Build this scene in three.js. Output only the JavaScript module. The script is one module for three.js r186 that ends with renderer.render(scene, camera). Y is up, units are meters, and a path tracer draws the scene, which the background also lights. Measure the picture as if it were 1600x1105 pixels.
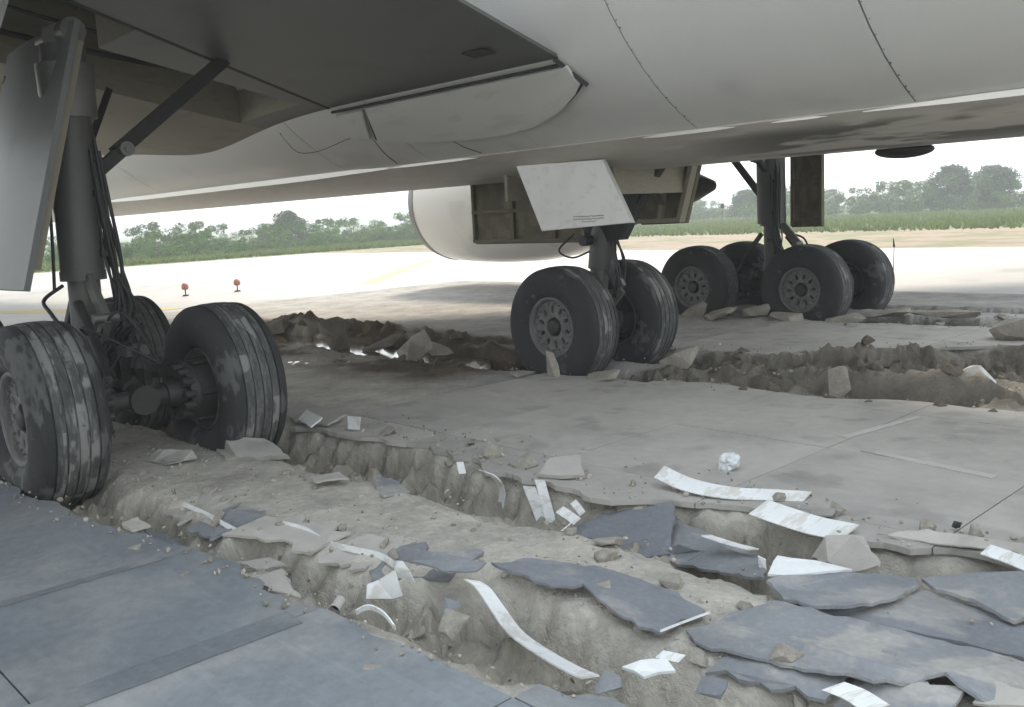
import * as THREE from 'three';
import { ConvexGeometry } from 'three/addons/geometries/ConvexGeometry.js';
import { mergeGeometries, toCreasedNormals } from 'three/addons/utils/BufferGeometryUtils.js';

// ---------------------------------------------------------------- camera, sky, sun, exposure
const scene = new THREE.Scene();
const camera = new THREE.PerspectiveCamera(41.73, 1600 / 1105, 0.1, 3000);
{
  const P = new THREE.Vector3(...[7.3318, 1.7396, 8.2849]), F = new THREE.Vector3(...[-0.72032, -0.14617, -0.67807]), U = new THREE.Vector3(...[-0.07287, 0.98808, -0.13559]);
  camera.position.copy(P); camera.up.copy(U); camera.lookAt(P.clone().add(F));
}
const renderer = new THREE.WebGLRenderer({ antialias: true });
renderer.setSize(1024, 707);
renderer.toneMapping = THREE.LinearToneMapping;
renderer.toneMappingExposure = 2.35;
renderer.shadowMap.enabled = true;
const SUN = new THREE.Vector3(-0.46, 0.72, -0.56).normalize();
{
  const W = 512, H = 256, d = new Float32Array(W * H * 4);
  for (let j = 0; j < H; j++) for (let i = 0; i < W; i++) {
    const v = (j + 0.5) / H, u = (i + 0.5) / W, el = (v - 0.5) * Math.PI, az = (u - 0.5) * 2 * Math.PI;
    const dx = Math.cos(el) * Math.cos(az), dy = Math.sin(el), dz = Math.cos(el) * Math.sin(az);
    const t = Math.max(0, dy), c = Math.max(0, dx * SUN.x + dy * SUN.y + dz * SUN.z);
    const k = Math.pow(1 - t, 2.2), glow = 0.5 * Math.pow(c, 8) + 0.8 * Math.pow(c, 60);
    const n = (j * W + i) * 4;
    d[n] = 0.74 + 0.24 * k + glow; d[n + 1] = 0.83 + 0.16 * k + glow * 0.96; d[n + 2] = 0.93 + 0.06 * k + glow * 0.86; d[n + 3] = 1;
  }
  const tx = new THREE.DataTexture(d, W, H, THREE.RGBAFormat, THREE.FloatType);
  tx.mapping = THREE.EquirectangularReflectionMapping; tx.magFilter = THREE.LinearFilter; tx.minFilter = THREE.LinearFilter; tx.needsUpdate = true;
  scene.background = tx; scene.environment = tx;
}
const sun = new THREE.DirectionalLight(0xfff1dc, 2.0);
sun.position.copy(SUN).multiplyScalar(80); sun.castShadow = true; sun.shadow.radius = 22;
sun.shadow.mapSize.set(2048, 2048);
Object.assign(sun.shadow.camera, { left: -45, right: 45, top: 45, bottom: -45, near: 1, far: 220 });
scene.add(sun); scene.add(sun.target);
scene.fog = new THREE.FogExp2(0xe6ebea, 0.0026);

// ---------------------------------------------------------------- helpers
function rng(seed) { let a = seed >>> 0; return () => { a |= 0; a = a + 0x6D2B79F5 | 0; let t = Math.imul(a ^ a >>> 15, 1 | a); t = t + Math.imul(t ^ t >>> 7, 61 | t) ^ t; return ((t ^ t >>> 14) >>> 0) / 4294967296; }; }
const hash = (i, j, s = 0) => { let h = (i * 374761393 + j * 668265263 + s * 974634541) | 0; h = Math.imul(h ^ (h >>> 13), 1274126177); return ((h ^ (h >>> 16)) >>> 0) / 4294967296; };
const sm = (a, b, x) => { const t = Math.min(1, Math.max(0, (x - a) / (b - a))); return t * t * (3 - 2 * t); };
const mix = (a, b, t) => a + (b - a) * t;
function vnoise(x, y, s = 0, per = 0) {
  const i = Math.floor(x), j = Math.floor(y), u = x - i, v = y - j, su = u * u * (3 - 2 * u), sv = v * v * (3 - 2 * v);
  const w = q => per ? ((q % per) + per) % per : q;
  const a = hash(w(i), w(j), s), b = hash(w(i + 1), w(j), s), c = hash(w(i), w(j + 1), s), d = hash(w(i + 1), w(j + 1), s);
  return a + (b - a) * su + (c - a) * sv + (a - b - c + d) * su * sv;
}
function fbm(x, y, o = 4, s = 0, per = 0) { let f = 0, a = 0.5, t = 0; for (let k = 0; k < o; k++) { f += a * vnoise(x, y, s + k * 17, per); t += a; x *= 2; y *= 2; per *= 2; a *= 0.5; } return f / t; }
function tex(W, H, fn, srgb = true) {
  const d = new Uint8Array(W * H * 4);
  for (let j = 0; j < H; j++) for (let i = 0; i < W; i++) {
    const c = fn(i / W, j / H, i, j), n = (j * W + i) * 4;
    for (let k = 0; k < 3; k++) {
      let v = Math.min(1, Math.max(0, Array.isArray(c) ? c[k] : c));
      if (srgb) v = v <= 0.0031308 ? 12.92 * v : 1.055 * Math.pow(v, 1 / 2.4) - 0.055;
      d[n + k] = Math.round(v * 255);
    }
    d[n + 3] = 255;
  }
  const t = new THREE.DataTexture(d, W, H, THREE.RGBAFormat);
  t.wrapS = t.wrapT = THREE.RepeatWrapping; t.magFilter = THREE.LinearFilter; t.minFilter = THREE.LinearMipmapLinearFilter; t.generateMipmaps = true;
  if (srgb) t.colorSpace = THREE.SRGBColorSpace;
  t.needsUpdate = true; return t;
}
function rep(t, x, y) { const c = t.clone(); c.repeat.set(x, y); c.needsUpdate = true; return c; }
const lin = (r, g, b) => new THREE.Color().setRGB(r, g, b);
const taken = {};
function numbered(n) { const k = taken[n] || 0; taken[n] = k + 1; return k ? n + '_' + String(k).padStart(3, '0') : n; }
function shadowOn(o) { o.traverse(m => { if (m.isMesh) { m.castShadow = true; m.receiveShadow = true; } }); return o; }
function part(name, geos, mat, parent) {
  const g = Array.isArray(geos) ? (geos.length > 1 ? mergeGeometries(geos.map(clean), false) : geos[0]) : geos;
  const m = new THREE.Mesh(g, mat); m.name = name; m.castShadow = m.receiveShadow = true; parent.add(m); return m;
}
function clean(g) { const o = g.index ? g.toNonIndexed() : g; const r = new THREE.BufferGeometry(); r.setAttribute('position', o.attributes.position); if (!o.attributes.normal) o.computeVertexNormals(); r.setAttribute('normal', o.attributes.normal); r.setAttribute('uv', o.attributes.uv || new THREE.BufferAttribute(new Float32Array(o.attributes.position.count * 2), 2)); return r; }
function thing(name, label, category, pos, group) {
  const o = new THREE.Group(); o.name = numbered(name); o.position.set(...pos); o.userData = { label, category }; if (group) o.userData.group = group; scene.add(o); return o;
}
function solo(name, geo, mat, label, category, group, kind) {
  const m = new THREE.Mesh(geo, mat); m.name = numbered(name); m.castShadow = m.receiveShadow = true;
  m.userData = label ? { label, category } : {}; if (group) m.userData.group = group; if (kind) m.userData.kind = kind; scene.add(m); return m;
}
function box(w, h, d, x = 0, y = 0, z = 0, rx = 0, ry = 0, rz = 0) { const g = new THREE.BoxGeometry(w, h, d); g.rotateX(rx); g.rotateY(ry); g.rotateZ(rz); g.translate(x, y, z); return g; }
function bar(a, b, r0, r1 = r0, seg = 14) {
  const A = new THREE.Vector3(...a), B = new THREE.Vector3(...b), L = A.distanceTo(B), g = new THREE.CylinderGeometry(r1, r0, L, seg);
  g.applyQuaternion(new THREE.Quaternion().setFromUnitVectors(new THREE.Vector3(0, 1, 0), B.clone().sub(A).normalize())); g.translate(...A.add(B).multiplyScalar(0.5).toArray()); return g;
}
function beam(a, b, w, d) {   // rectangular bar
  const A = new THREE.Vector3(...a), B = new THREE.Vector3(...b), L = A.distanceTo(B), g = new THREE.BoxGeometry(w, L, d);
  g.applyQuaternion(new THREE.Quaternion().setFromUnitVectors(new THREE.Vector3(0, 1, 0), B.clone().sub(A).normalize())); g.translate(...A.add(B).multiplyScalar(0.5).toArray()); return g;
}
function hose(pts, r = 0.012) { return new THREE.TubeGeometry(new THREE.CatmullRomCurve3(pts.map(p => new THREE.Vector3(...p))), pts.length * 8, r, 6); }
// grid surface from fn(i/nu, j/nv) -> [x,y,z]
function surf(fn, nu, nv, uvs = 1) {
  const p = [], uv = [], ix = [];
  for (let j = 0; j <= nv; j++) for (let i = 0; i <= nu; i++) { const q = fn(i / nu, j / nv); p.push(q[0], q[1], q[2]); uv.push(q.length > 3 ? q[3] : i / nu * uvs, q.length > 3 ? q[4] : j / nv * uvs); }
  for (let j = 0; j < nv; j++) for (let i = 0; i < nu; i++) { const a = j * (nu + 1) + i, b = a + 1, c = a + nu + 1, d = c + 1; ix.push(a, b, d, a, d, c); }
  const g = new THREE.BufferGeometry(); g.setAttribute('position', new THREE.Float32BufferAttribute(p, 3)); g.setAttribute('uv', new THREE.Float32BufferAttribute(uv, 2)); g.setIndex(ix); g.computeVertexNormals(); return g;
}
// closed shell: the same grid twice, offset by d along the vertex normal, with rims
function shell(fn, nu, nv, d) {
  const g = surf(fn, nu, nv), P = g.attributes.position, N = g.attributes.normal, n = P.count, p = [], uv = [], ix = [];
  for (let s = 0; s < 2; s++) for (let i = 0; i < n; i++) { p.push(P.getX(i) - N.getX(i) * d * s, P.getY(i) - N.getY(i) * d * s, P.getZ(i) - N.getZ(i) * d * s); uv.push(g.attributes.uv.getX(i), g.attributes.uv.getY(i)); }
  const I = g.index.array; for (let k = 0; k < I.length; k += 3) { ix.push(I[k], I[k + 1], I[k + 2]); ix.push(I[k] + n, I[k + 2] + n, I[k + 1] + n); }
  const rim = []; for (let i = 0; i <= nu; i++) rim.push(i); for (let j = 1; j <= nv; j++) rim.push(j * (nu + 1) + nu); for (let i = nu - 1; i >= 0; i--) rim.push(nv * (nu + 1) + i); for (let j = nv - 1; j > 0; j--) rim.push(j * (nu + 1));
  for (let k = 0; k < rim.length; k++) { const a = rim[k], b = rim[(k + 1) % rim.length]; ix.push(a, a + n, b + n, a, b + n, b); }
  const r = new THREE.BufferGeometry(); r.setAttribute('position', new THREE.Float32BufferAttribute(p, 3)); r.setAttribute('uv', new THREE.Float32BufferAttribute(uv, 2)); r.setIndex(ix);
  return toCreasedNormals(r, 0.6);
}
// board: polygon of 3-D points seen from above, extruded down by t; edges roughened by j metres
function board(pts, t = 0.03, j = 0.012, seed = 1, step = 0.06) {
  const R = rng(seed), q = [];
  for (let i = 0; i < pts.length; i++) {
    const a = pts[i], b = pts[(i + 1) % pts.length], L = Math.hypot(b[0] - a[0], b[2] - a[2]), n = j > 0 ? Math.max(1, Math.round(L / step)) : 1, s1 = R() * 50, nx = (b[2] - a[2]) / L, nz = -(b[0] - a[0]) / L;
    for (let k = 0; k < n; k++) { const u = k / n, o = k ? ((R() - 0.5) * 0.9 + 2.4 * (vnoise(s1 + u * L * 5, 0.5, 3) - 0.5) * Math.sin(u * Math.PI)) * j : 0; q.push([mix(a[0], b[0], u) + nx * o, mix(a[1], b[1], u) + (k ? (R() - 0.5) * j * 0.4 : 0), mix(a[2], b[2], u) + nz * o]); }
  }
  const nn = new THREE.Vector3(); for (let i = 0; i < q.length; i++) { const a = q[i], b = q[(i + 1) % q.length]; nn.x += (a[1] - b[1]) * (a[2] + b[2]); nn.y += (a[2] - b[2]) * (a[0] + b[0]); nn.z += (a[0] - b[0]) * (a[1] + b[1]); }
  nn.normalize(); if (nn.y < 0) nn.negate(); const e1 = new THREE.Vector3(1, 0, 0).addScaledVector(nn, -nn.x).normalize(), e2 = new THREE.Vector3().crossVectors(nn, e1), dot = (p, e) => p[0] * e.x + p[1] * e.y + p[2] * e.z;
  const c2 = q.map(p => new THREE.Vector2(dot(p, e1), dot(p, e2))), f = THREE.ShapeUtils.triangulateShape(c2, []), cw = THREE.ShapeUtils.area(c2) > 0, p = [], uv = [];
  const put = (v, o = 0) => { p.push(v[0] - nn.x * o, v[1] - nn.y * o, v[2] - nn.z * o); uv.push(dot(v, e1), dot(v, e2) + o); };
  for (const [a, b, c] of f) { const o = cw ? [a, b, c] : [a, c, b]; for (const k of o) put(q[k]); for (const k of [o[0], o[2], o[1]]) put(q[k], t); }
  for (let i = 0; i < q.length; i++) { const a = q[i], b = q[(i + 1) % q.length]; const A = cw ? b : a, B = cw ? a : b; put(A); put(B, 0); put(B, t); put(A); put(B, t); put(A, t); }
  const g = new THREE.BufferGeometry(); g.setAttribute('position', new THREE.Float32BufferAttribute(p, 3)); g.setAttribute('uv', new THREE.Float32BufferAttribute(uv, 2)); g.computeVertexNormals(); return g;
}
// flat ribbon that follows pts, width w along direction side, thickness t
function ribbon(pts, w, side, t = 0.006, twist = 0) {
  const cv = new THREE.CatmullRomCurve3(pts.map(p => new THREE.Vector3(...p)), false, 'centripetal'), n = Math.max(6, pts.length * 6), S0 = new THREE.Vector3(...side).normalize();
  return shell((u, v) => { const c = cv.getPoint(u), T = cv.getTangent(u), S = S0.clone().applyAxisAngle(T, twist * u); const q = c.addScaledVector(S, (v - 0.5) * w); return [q.x, q.y, q.z, u * 2, v * 0.2]; }, n, 2, t);
}

// ---------------------------------------------------------------- materials
const N1 = (u, v, s, p = 8, o = 5) => fbm(u * p, v * p, o, s, p);
const concreteTex = tex(1024, 1024, (u, v, i, j) => { const a = N1(u, v, 3, 6, 6), b = N1(u, v, 41, 48, 3), st = sm(0.56, 0.72, N1(u, v, 77, 10, 5)); const k = 0.72 + 0.42 * a + 0.16 * (b - 0.5) + 0.10 * (hash(i, j, 9) - 0.5) - 0.16 * st; return [k * 0.86, k * 0.86, k * 0.86]; });
const sandTex = tex(1024, 1024, (u, v, i, j) => { const a = N1(u, v, 13, 7, 6), b = N1(u, v, 51, 64, 3), c = sm(0.6, 0.7, N1(u, v, 93, 30, 3)); const k = 0.6 + 0.5 * a + 0.28 * (b - 0.5) + 0.16 * (hash(i, j, 19) - 0.5) + 0.08 * c; return [k * 0.9, k * 0.9, k * 0.9]; });
const bumpTex = tex(1024, 1024, (u, v, i, j) => 0.6 * N1(u, v, 23, 24, 5) + 0.3 * N1(u, v, 61, 120, 2) + 0.1 * hash(i, j, 29), false);
const paintTex = tex(512, 256, (u, v, i, j) => { const a = N1(u, v, 5, 5, 6), b = N1(u * 0.5, v, 15, 20, 4), k = 0.82 + 0.16 * a - 0.10 * sm(0.55, 0.75, b) + 0.02 * (hash(i, j, 3) - 0.5); return [k, k * 0.995, k * 0.98]; });
const slabTex = tex(1024, 1024, (u, v, i, j) => {
  const a = N1(u, v, 7, 4, 6), dust = sm(0.42, 0.75, N1(u, v, 33, 6, 6)), fine = N1(u, v, 71, 90, 2), sc = sm(0.62, 0.7, fbm(u * 6, v * 90, 3, 83, 0)) * 0.12, k = 0.72 + 0.4 * a + 0.24 * (fine - 0.5) + 0.14 * (hash(i, j, 5) - 0.5);
  return [k * mix(0.645, 0.98, dust * 0.8) + sc * 0.4, k * mix(0.68, 0.97, dust * 0.8) + sc * 0.4, k * mix(0.71, 0.92, dust * 0.8) + sc * 0.4];
});
const brokenTex = tex(512, 512, (u, v, i, j) => {
  const a = N1(u, v, 207, 5, 6), d = sm(0.58, 0.72, N1(u, v, 233, 7, 6)) * (0.45 + 0.45 * N1(u, v, 241, 60, 2)), sp = sm(0.70, 0.74, N1(u, v, 251, 70, 2)), fine = N1(u, v, 271, 90, 2), k = 0.70 + 0.42 * a + 0.16 * (fine - 0.5) + 0.07 * (hash(i, j, 15) - 0.5), m = 0.7 * d + 0.12 * sp;
  return [mix(0.212 * k, 0.42 * k, m), mix(0.222 * k, 0.395 * k, m), mix(0.234 * k, 0.345 * k, m)];
});
const grimeTex = tex(512, 512, (u, v) => { const a = N1(u, v, 37, 5, 6), b = sm(0.45, 0.62, N1(u, v, 57, 9, 5)), k = mix(0.5 + 0.6 * a, 0.4, b * 0.5); return [k, k * 0.93, k * 0.74]; });
const M = {};
const std = (c, r = 0.8, o = {}) => new THREE.MeshStandardMaterial({ color: c, roughness: r, ...o });
M.slabBlue = std(lin(0.295, 0.305, 0.315), 0.78, { map: rep(slabTex, 0.31, 0.31), bumpMap: rep(bumpTex, 0.7, 0.7), bumpScale: 0.004 });
M.slabBlue2 = std(lin(0.25, 0.262, 0.275), 0.78, { map: rep(slabTex, 0.23, 0.27), bumpMap: rep(bumpTex, 0.7, 0.7), bumpScale: 0.004 });
M.brokenA = std(0xffffff, 0.85, { map: rep(brokenTex, 0.55, 0.55), bumpMap: rep(bumpTex, 0.9, 0.9), bumpScale: 0.006 });
M.brokenB = std(lin(0.86, 0.87, 0.9), 0.85, { map: rep(brokenTex, 0.42, 0.6), bumpMap: rep(bumpTex, 0.9, 0.9), bumpScale: 0.006 });
M.slabDust = std(lin(0.47, 0.445, 0.405), 0.9, { map: rep(concreteTex, 0.29, 0.29), bumpMap: rep(bumpTex, 0.6, 0.6), bumpScale: 0.005 });
M.slabDust2 = std(lin(0.43, 0.41, 0.375), 0.9, { map: rep(concreteTex, 0.23, 0.33), bumpMap: rep(bumpTex, 0.6, 0.6), bumpScale: 0.005 });
M.sand = new THREE.MeshStandardMaterial({ vertexColors: true, roughness: 0.97, map: rep(sandTex, 0.55, 0.55), bumpMap: rep(bumpTex, 0.9, 0.9), bumpScale: 0.02 });
M.runway = std(lin(0.35, 0.335, 0.31), 0.55, { map: rep(concreteTex, 0.07, 0.07) });
M.chunk = std(lin(0.40, 0.37, 0.315), 0.95, { map: rep(sandTex, 1.4, 1.4), bumpMap: rep(bumpTex, 2, 2), bumpScale: 0.01 });
M.chunkDark = std(lin(0.17, 0.145, 0.11), 0.95, { map: rep(sandTex, 1.4, 1.4), bumpMap: rep(bumpTex, 2, 2), bumpScale: 0.012 });
const stripTex = tex(512, 256, (u, v, i, j) => { const a = N1(u, v, 307, 6, 6), d = sm(0.56, 0.70, N1(u, v, 317, 9, 5)), f = N1(u, v, 327, 60, 2), k = 0.86 + 0.18 * a + 0.08 * (f - 0.5); return [mix(k, 0.84 * k, d), mix(k, 0.81 * k, d), mix(k, 0.75 * k, d)]; });
M.white = std(lin(0.68, 0.69, 0.685), 0.7, { map: rep(stripTex, 1, 1) });
M.skin = new THREE.MeshPhysicalMaterial({ color: lin(0.70, 0.69, 0.665), roughness: 0.3, map: rep(paintTex, 1, 1), clearcoat: 0.6, clearcoatRoughness: 0.15 });
M.skinGrey = std(lin(0.42, 0.425, 0.42), 0.45, { map: rep(paintTex, 1, 1) });
const keelTex = tex(1024, 256, (u, v, i, j) => {
  // streaked oil and soot on the belly, trailing aft; v runs across the keel
  const s = fbm(u * 46, v * 9, 5, 7), s2 = fbm(u * 170, v * 22, 4, 47), band = sm(0.3, 0.42, v) * (1 - sm(0.86, 0.97, v)), aft = sm(0.575, 0.605, u);
  const st = sm(0.43, 0.53, s * 0.7 + s2 * 0.3 + 0.03 * band) * band * aft, dirt = 0.6 * fbm(u * 60, v * 6, 5, 21) + 0.4 * fbm(u * 300, v * 30, 3, 27);
  const k = (0.66 + 0.34 * dirt) * mix(1, 0.22, st);
  return [k, k * 0.98, k * 0.93];
});
M.keel = std(lin(0.66, 0.635, 0.58), 0.42, { map: keelTex });
M.wingGrey = std(lin(0.13, 0.131, 0.126), 0.5, { map: rep(paintTex, 1, 1) });
M.primer = std(lin(0.30, 0.275, 0.21), 0.7, { map: rep(paintTex, 2, 2) });
M.doorGrey = std(lin(0.165, 0.172, 0.172), 0.5, { map: rep(paintTex, 1, 1) });
M.seal = std(lin(0.03, 0.03, 0.032), 0.8);
M.steel = std(lin(0.17, 0.17, 0.16), 0.45, { metalness: 0.35, map: rep(paintTex, 1, 1) });
M.steelDark = std(lin(0.036, 0.036, 0.035), 0.6, { metalness: 0.2, map: rep(paintTex, 1, 1) });
M.chrome = std(lin(0.55, 0.55, 0.53), 0.3, { metalness: 0.9 });
M.strutGrey = std(lin(0.085, 0.086, 0.081), 0.5, { map: rep(paintTex, 1, 1) });
M.doorInner = std(lin(0.20, 0.185, 0.145), 0.75, { map: rep(grimeTex, 0.8, 0.8) });
M.rubberHose = std(lin(0.025, 0.025, 0.026), 0.6);
M.rim = std(lin(0.185, 0.195, 0.235), 0.75, { map: rep(grimeTex, 3, 3) });
M.lip = new THREE.MeshPhysicalMaterial({ color: lin(0.74, 0.72, 0.66), roughness: 0.34, metalness: 0.3 });
function tyreTex(seed, amount) {
  return tex(1024, 256, (u, v, i, j) => {
    const tread = sm(0.28, 0.33, v) * (1 - sm(0.67, 0.72, v)), n = fbm(u * 11, v * 4, 5, seed), n2 = fbm(u * 44, v * 50, 3, seed + 5), row = Math.floor((v - 0.3) * 15.2), bl = u * (14 + 6 * hash(row, 8, seed)) + hash(row, 3, seed) * 9, blk = hash(Math.floor(bl), row, seed), ed = sm(0, 0.06, bl - Math.floor(bl));
    const scuff = sm(0.58, 0.7, fbm(u * 60, v * 300, 2, seed + 9)) * 0.35 * tread, patch = sm(1.05 - amount, 1.16 - amount, n * 0.75 + 0.20 * (blk - 0.35) * ed * tread + 0.34 * (n2 - 0.5)) * mix(0.35, 1, tread);
    const film = tread * (0.16 + 0.14 * blk * amount + 0.45 * (n - 0.3) * amount + 0.30 * (n2 - 0.5)) + 0.05 * n2, m = Math.min(1, Math.max(film, patch) + scuff), g = 0.85 + 0.3 * (hash(i >> 1, j >> 1, 3) - 0.5), md = 0.75 + 0.5 * n2;
    return [mix(0.024 * g, 0.185 * md, m), mix(0.0255 * g, 0.185 * md, m), mix(0.027 * g, 0.175 * md, m)];
  });
}
M.tyreMuddy = std(0xffffff, 0.85, { map: tyreTex(11, 0.68), bumpMap: rep(bumpTex, 4, 1), bumpScale: 0.003 });
M.tyreDusty = std(0xffffff, 0.85, { map: tyreTex(29, 0.54), bumpMap: rep(bumpTex, 4, 1), bumpScale: 0.003 });

// ---------------------------------------------------------------- ruts and the crushed bed
const poly = (a, x) => { if (x <= a[0][0]) return a[0][1]; for (let i = 1; i < a.length; i++) if (x <= a[i][0]) return mix(a[i - 1][1], a[i][1], (x - a[i - 1][0]) / (a[i][0] - a[i - 1][0])); return a[a.length - 1][1]; };
// each rut: x start, lip towards +z (near), lip towards -z (far), depth
const RUTS = [
  { s: -2.55, d: 0.31, w: 0.40, n: [[-2.6, 6.50], [0.6, 6.50], [1.23, 6.44], [1.86, 6.34], [2.77, 6.25], [3.59, 6.20], [4.09, 6.18], [4.61, 6.15], [5.09, 6.00], [5.33, 5.93], [7, 5.80], [9.6, 5.70]], f: [[-2.6, 5.92], [0.78, 5.91], [1.65, 5.88], [2.42, 5.92], [2.5, 5.76], [3.05, 5.72], [3.59, 5.64], [3.95, 5.35], [4.47, 5.33], [5.06, 5.39], [5.27, 5.37], [5.77, 5.28], [6.02, 5.30], [9.6, 5.05]] },
  { s: -2.55, d: 0.33, w: 0.42, n: [[-2.6, 5.10], [0.6, 5.02], [1.01, 4.90], [1.71, 4.90], [2.35, 4.80], [3.11, 4.88], [3.86, 4.72], [4.46, 4.74], [5.24, 4.76], [6, 4.60], [9.6, 4.35]], f: [[-2.6, 4.50], [-0.07, 4.22], [0.53, 4.05], [1.48, 3.94], [2.28, 3.97], [3.05, 4.01], [3.79, 3.98], [4.01, 3.82], [4.53, 3.66], [5.09, 3.77], [5.26, 3.76], [5.64, 3.58], [5.87, 3.56], [9.6, 3.20]] },
  { s: -12, d: 0.26, n: [[-12, 0.95], [-4, 1.15], [-0.9, 1.05], [0.05, 0.98], [1.02, 0.87], [1.96, 0.60], [3.04, 0.63], [3.85, 0.45], [4.82, 0.29], [9.6, -0.3]], f: [[-12, 0.3], [-4, 0.25], [0, 0.25], [1.4, 0.10], [2.5, -0.15], [4.5, -0.50], [9.6, -1.1]] },
  { s: -12, d: 0.28, n: [[-12, -0.20], [-2, -0.20], [1.37, -0.18], [2.54, -0.50], [4.5, -1.05], [9.6, -1.8]], f: [[-12, -0.6], [-5.2, -0.45], [-3.7, -0.82], [-2.26, -0.80], [0.49, -0.98], [1.61, -1.25], [2.08, -1.70], [2.71, -2.30], [3.5, -3.0], [9.6, -4.0]] },
  { s: -2.5, d: 0.26, n: [[-2.6, -4.45], [0.24, -4.40], [1.93, -4.50], [3.39, -4.62], [9.6, -5.3]], f: [[-2.6, -5.1], [9.6, -6.0]] },
  { s: -2.5, d: 0.26, n: [[-2.6, -5.85], [9.6, -6.7]], f: [[-2.6, -6.55], [9.6, -7.5]] },
];
const lipN = (r, x) => poly(r.n, x) + 0.10 * (fbm(x * 2.3, 1.3, 4, 5) - 0.5) * 2 * 0.6 + 0.05 * (vnoise(x * 9, 2, 8) - 0.5);
const lipF = (r, x) => poly(r.f, x) + 0.10 * (fbm(x * 2.1, 7.7, 4, 15) - 0.5) * 2 * 0.6 + 0.05 * (vnoise(x * 9, 6, 18) - 0.5);
function bed(x0, z0) {      // height of the crushed bed under and between the lids, and how much of a rut a point is in
  const wx = fbm(x0 * 5.7, z0 * 5.7, 4, 111) - 0.5, wz = fbm(x0 * 6.3, z0 * 6.3, 4, 131) - 0.5, x = x0 + 0.20 * wx, z = z0 + 0.13 * wz;
  let h = -0.036, rut = 0, heap = 0;
  const lump = fbm(x * 3.1, z * 3.1, 5, 3), fine = fbm(x * 13, z * 13, 4, 9), rock = Math.pow(Math.abs(fbm(x * 6.3, z * 6.3, 3, 31) - 0.5) * 2, 0.8);
  for (let k = 0; k < RUTS.length; k++) {
    const r = RUTS[k], n = lipN(r, x), f = lipF(r, x), st = sm(r.s - 0.35, r.s + 0.15, x);
    if (st <= 0) continue;
    const wob = 0.05 * (fine - 0.5), a = sm(0, r.w || 0.30, n - z + wob), b = sm(0, 0.13 + 0.34 * Math.pow(vnoise(x0 * 1.3, 4.4, 151), 1.5), z - f + wob), in_ = a * b * st;
    if (in_ > rut) rut = in_;
    const fl = -r.d * (0.80 + 0.5 * (lump - 0.5)) - 0.02 + 0.10 * (fine - 0.5) * 0.8;
    h = mix(h, fl, in_);
    const dn = Math.abs(z - n), df = Math.abs(z - f), e = Math.max(1 - sm(0, 0.3, dn), 1 - sm(0, 0.34, df)) * st * (1 - in_);
    heap = Math.max(heap, e);
  }
  const ctr = sm(-0.05, 0.2, lipN(RUTS[2], x) - z + 0.05) * sm(-0.05, 0.2, z - lipF(RUTS[3], x) + 0.12) * sm(0.5, 1.1, x);
  h += ctr * (0.46 * (fbm(x0 * 1.7, z0 * 2.6, 5, 251) - 0.42) + 0.10 * (fine - 0.5) + 0.16 * Math.max(0, fbm(x0 * 5, z0 * 6, 3, 261) - 0.5));
  const clod = Math.max(0, fbm(x0 * 7.5, z0 * 7.5, 3, 171) - 0.52) * 4 * fbm(x0 * 1.5, z0 * 1.5, 2, 191);
  h += rut * (rock * 0.09 - 0.03 + clod * 0.20 * (1 - ctr)) + rut * 0.08 * (fbm(x0 * 22, z0 * 22, 3, 211) - 0.5);
  // sand island between the two near ruts
  const isl = sm(0, 0.2, lipF(RUTS[0], x) - z + 0.1) * sm(0, 0.2, z - lipN(RUTS[1], x) + 0.1) * sm(-1.2, 0.3, x) * (1 - rut);
  h += isl * (0.035 + 0.022 * (lump - 0.4) + 0.014 * (fine - 0.5)) * (1 - sm(4.9, 5.3, x0 - 0.5 * (z0 - 4.8)));
  // heaved stretch along the nose-wheel track ahead of the centre gear and on the far side
  const ns = sm(-0.2, -1.2, x) * sm(-11.5, -8, x) * sm(-1.6, -0.5, z) * (1 - sm(1.5, 2.6, z));
  const rid = Math.exp(-Math.pow((z + 0.20) / 0.55, 2)) * sm(-8.6, -7.6, x);
  h += ns * (0.20 * (fbm(x * 1.3, z * 2.0, 5, 63) - 0.42) + 0.06 * (fine - 0.5) + rid * 0.72 * Math.max(0, fbm(x * 1.9, z * 2.4, 5, 93) - 0.36));
  const fh = sm(-3.4, -4.0, z) * sm(-7.4, -6.7, z) * sm(-2.2, -1.4, x);
  h += fh * (1 - rut) * 0.10 * (lump - 0.25);
  return { h, rut, isl, ns, fh, heap, lump, fine, ctr };
}
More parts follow.
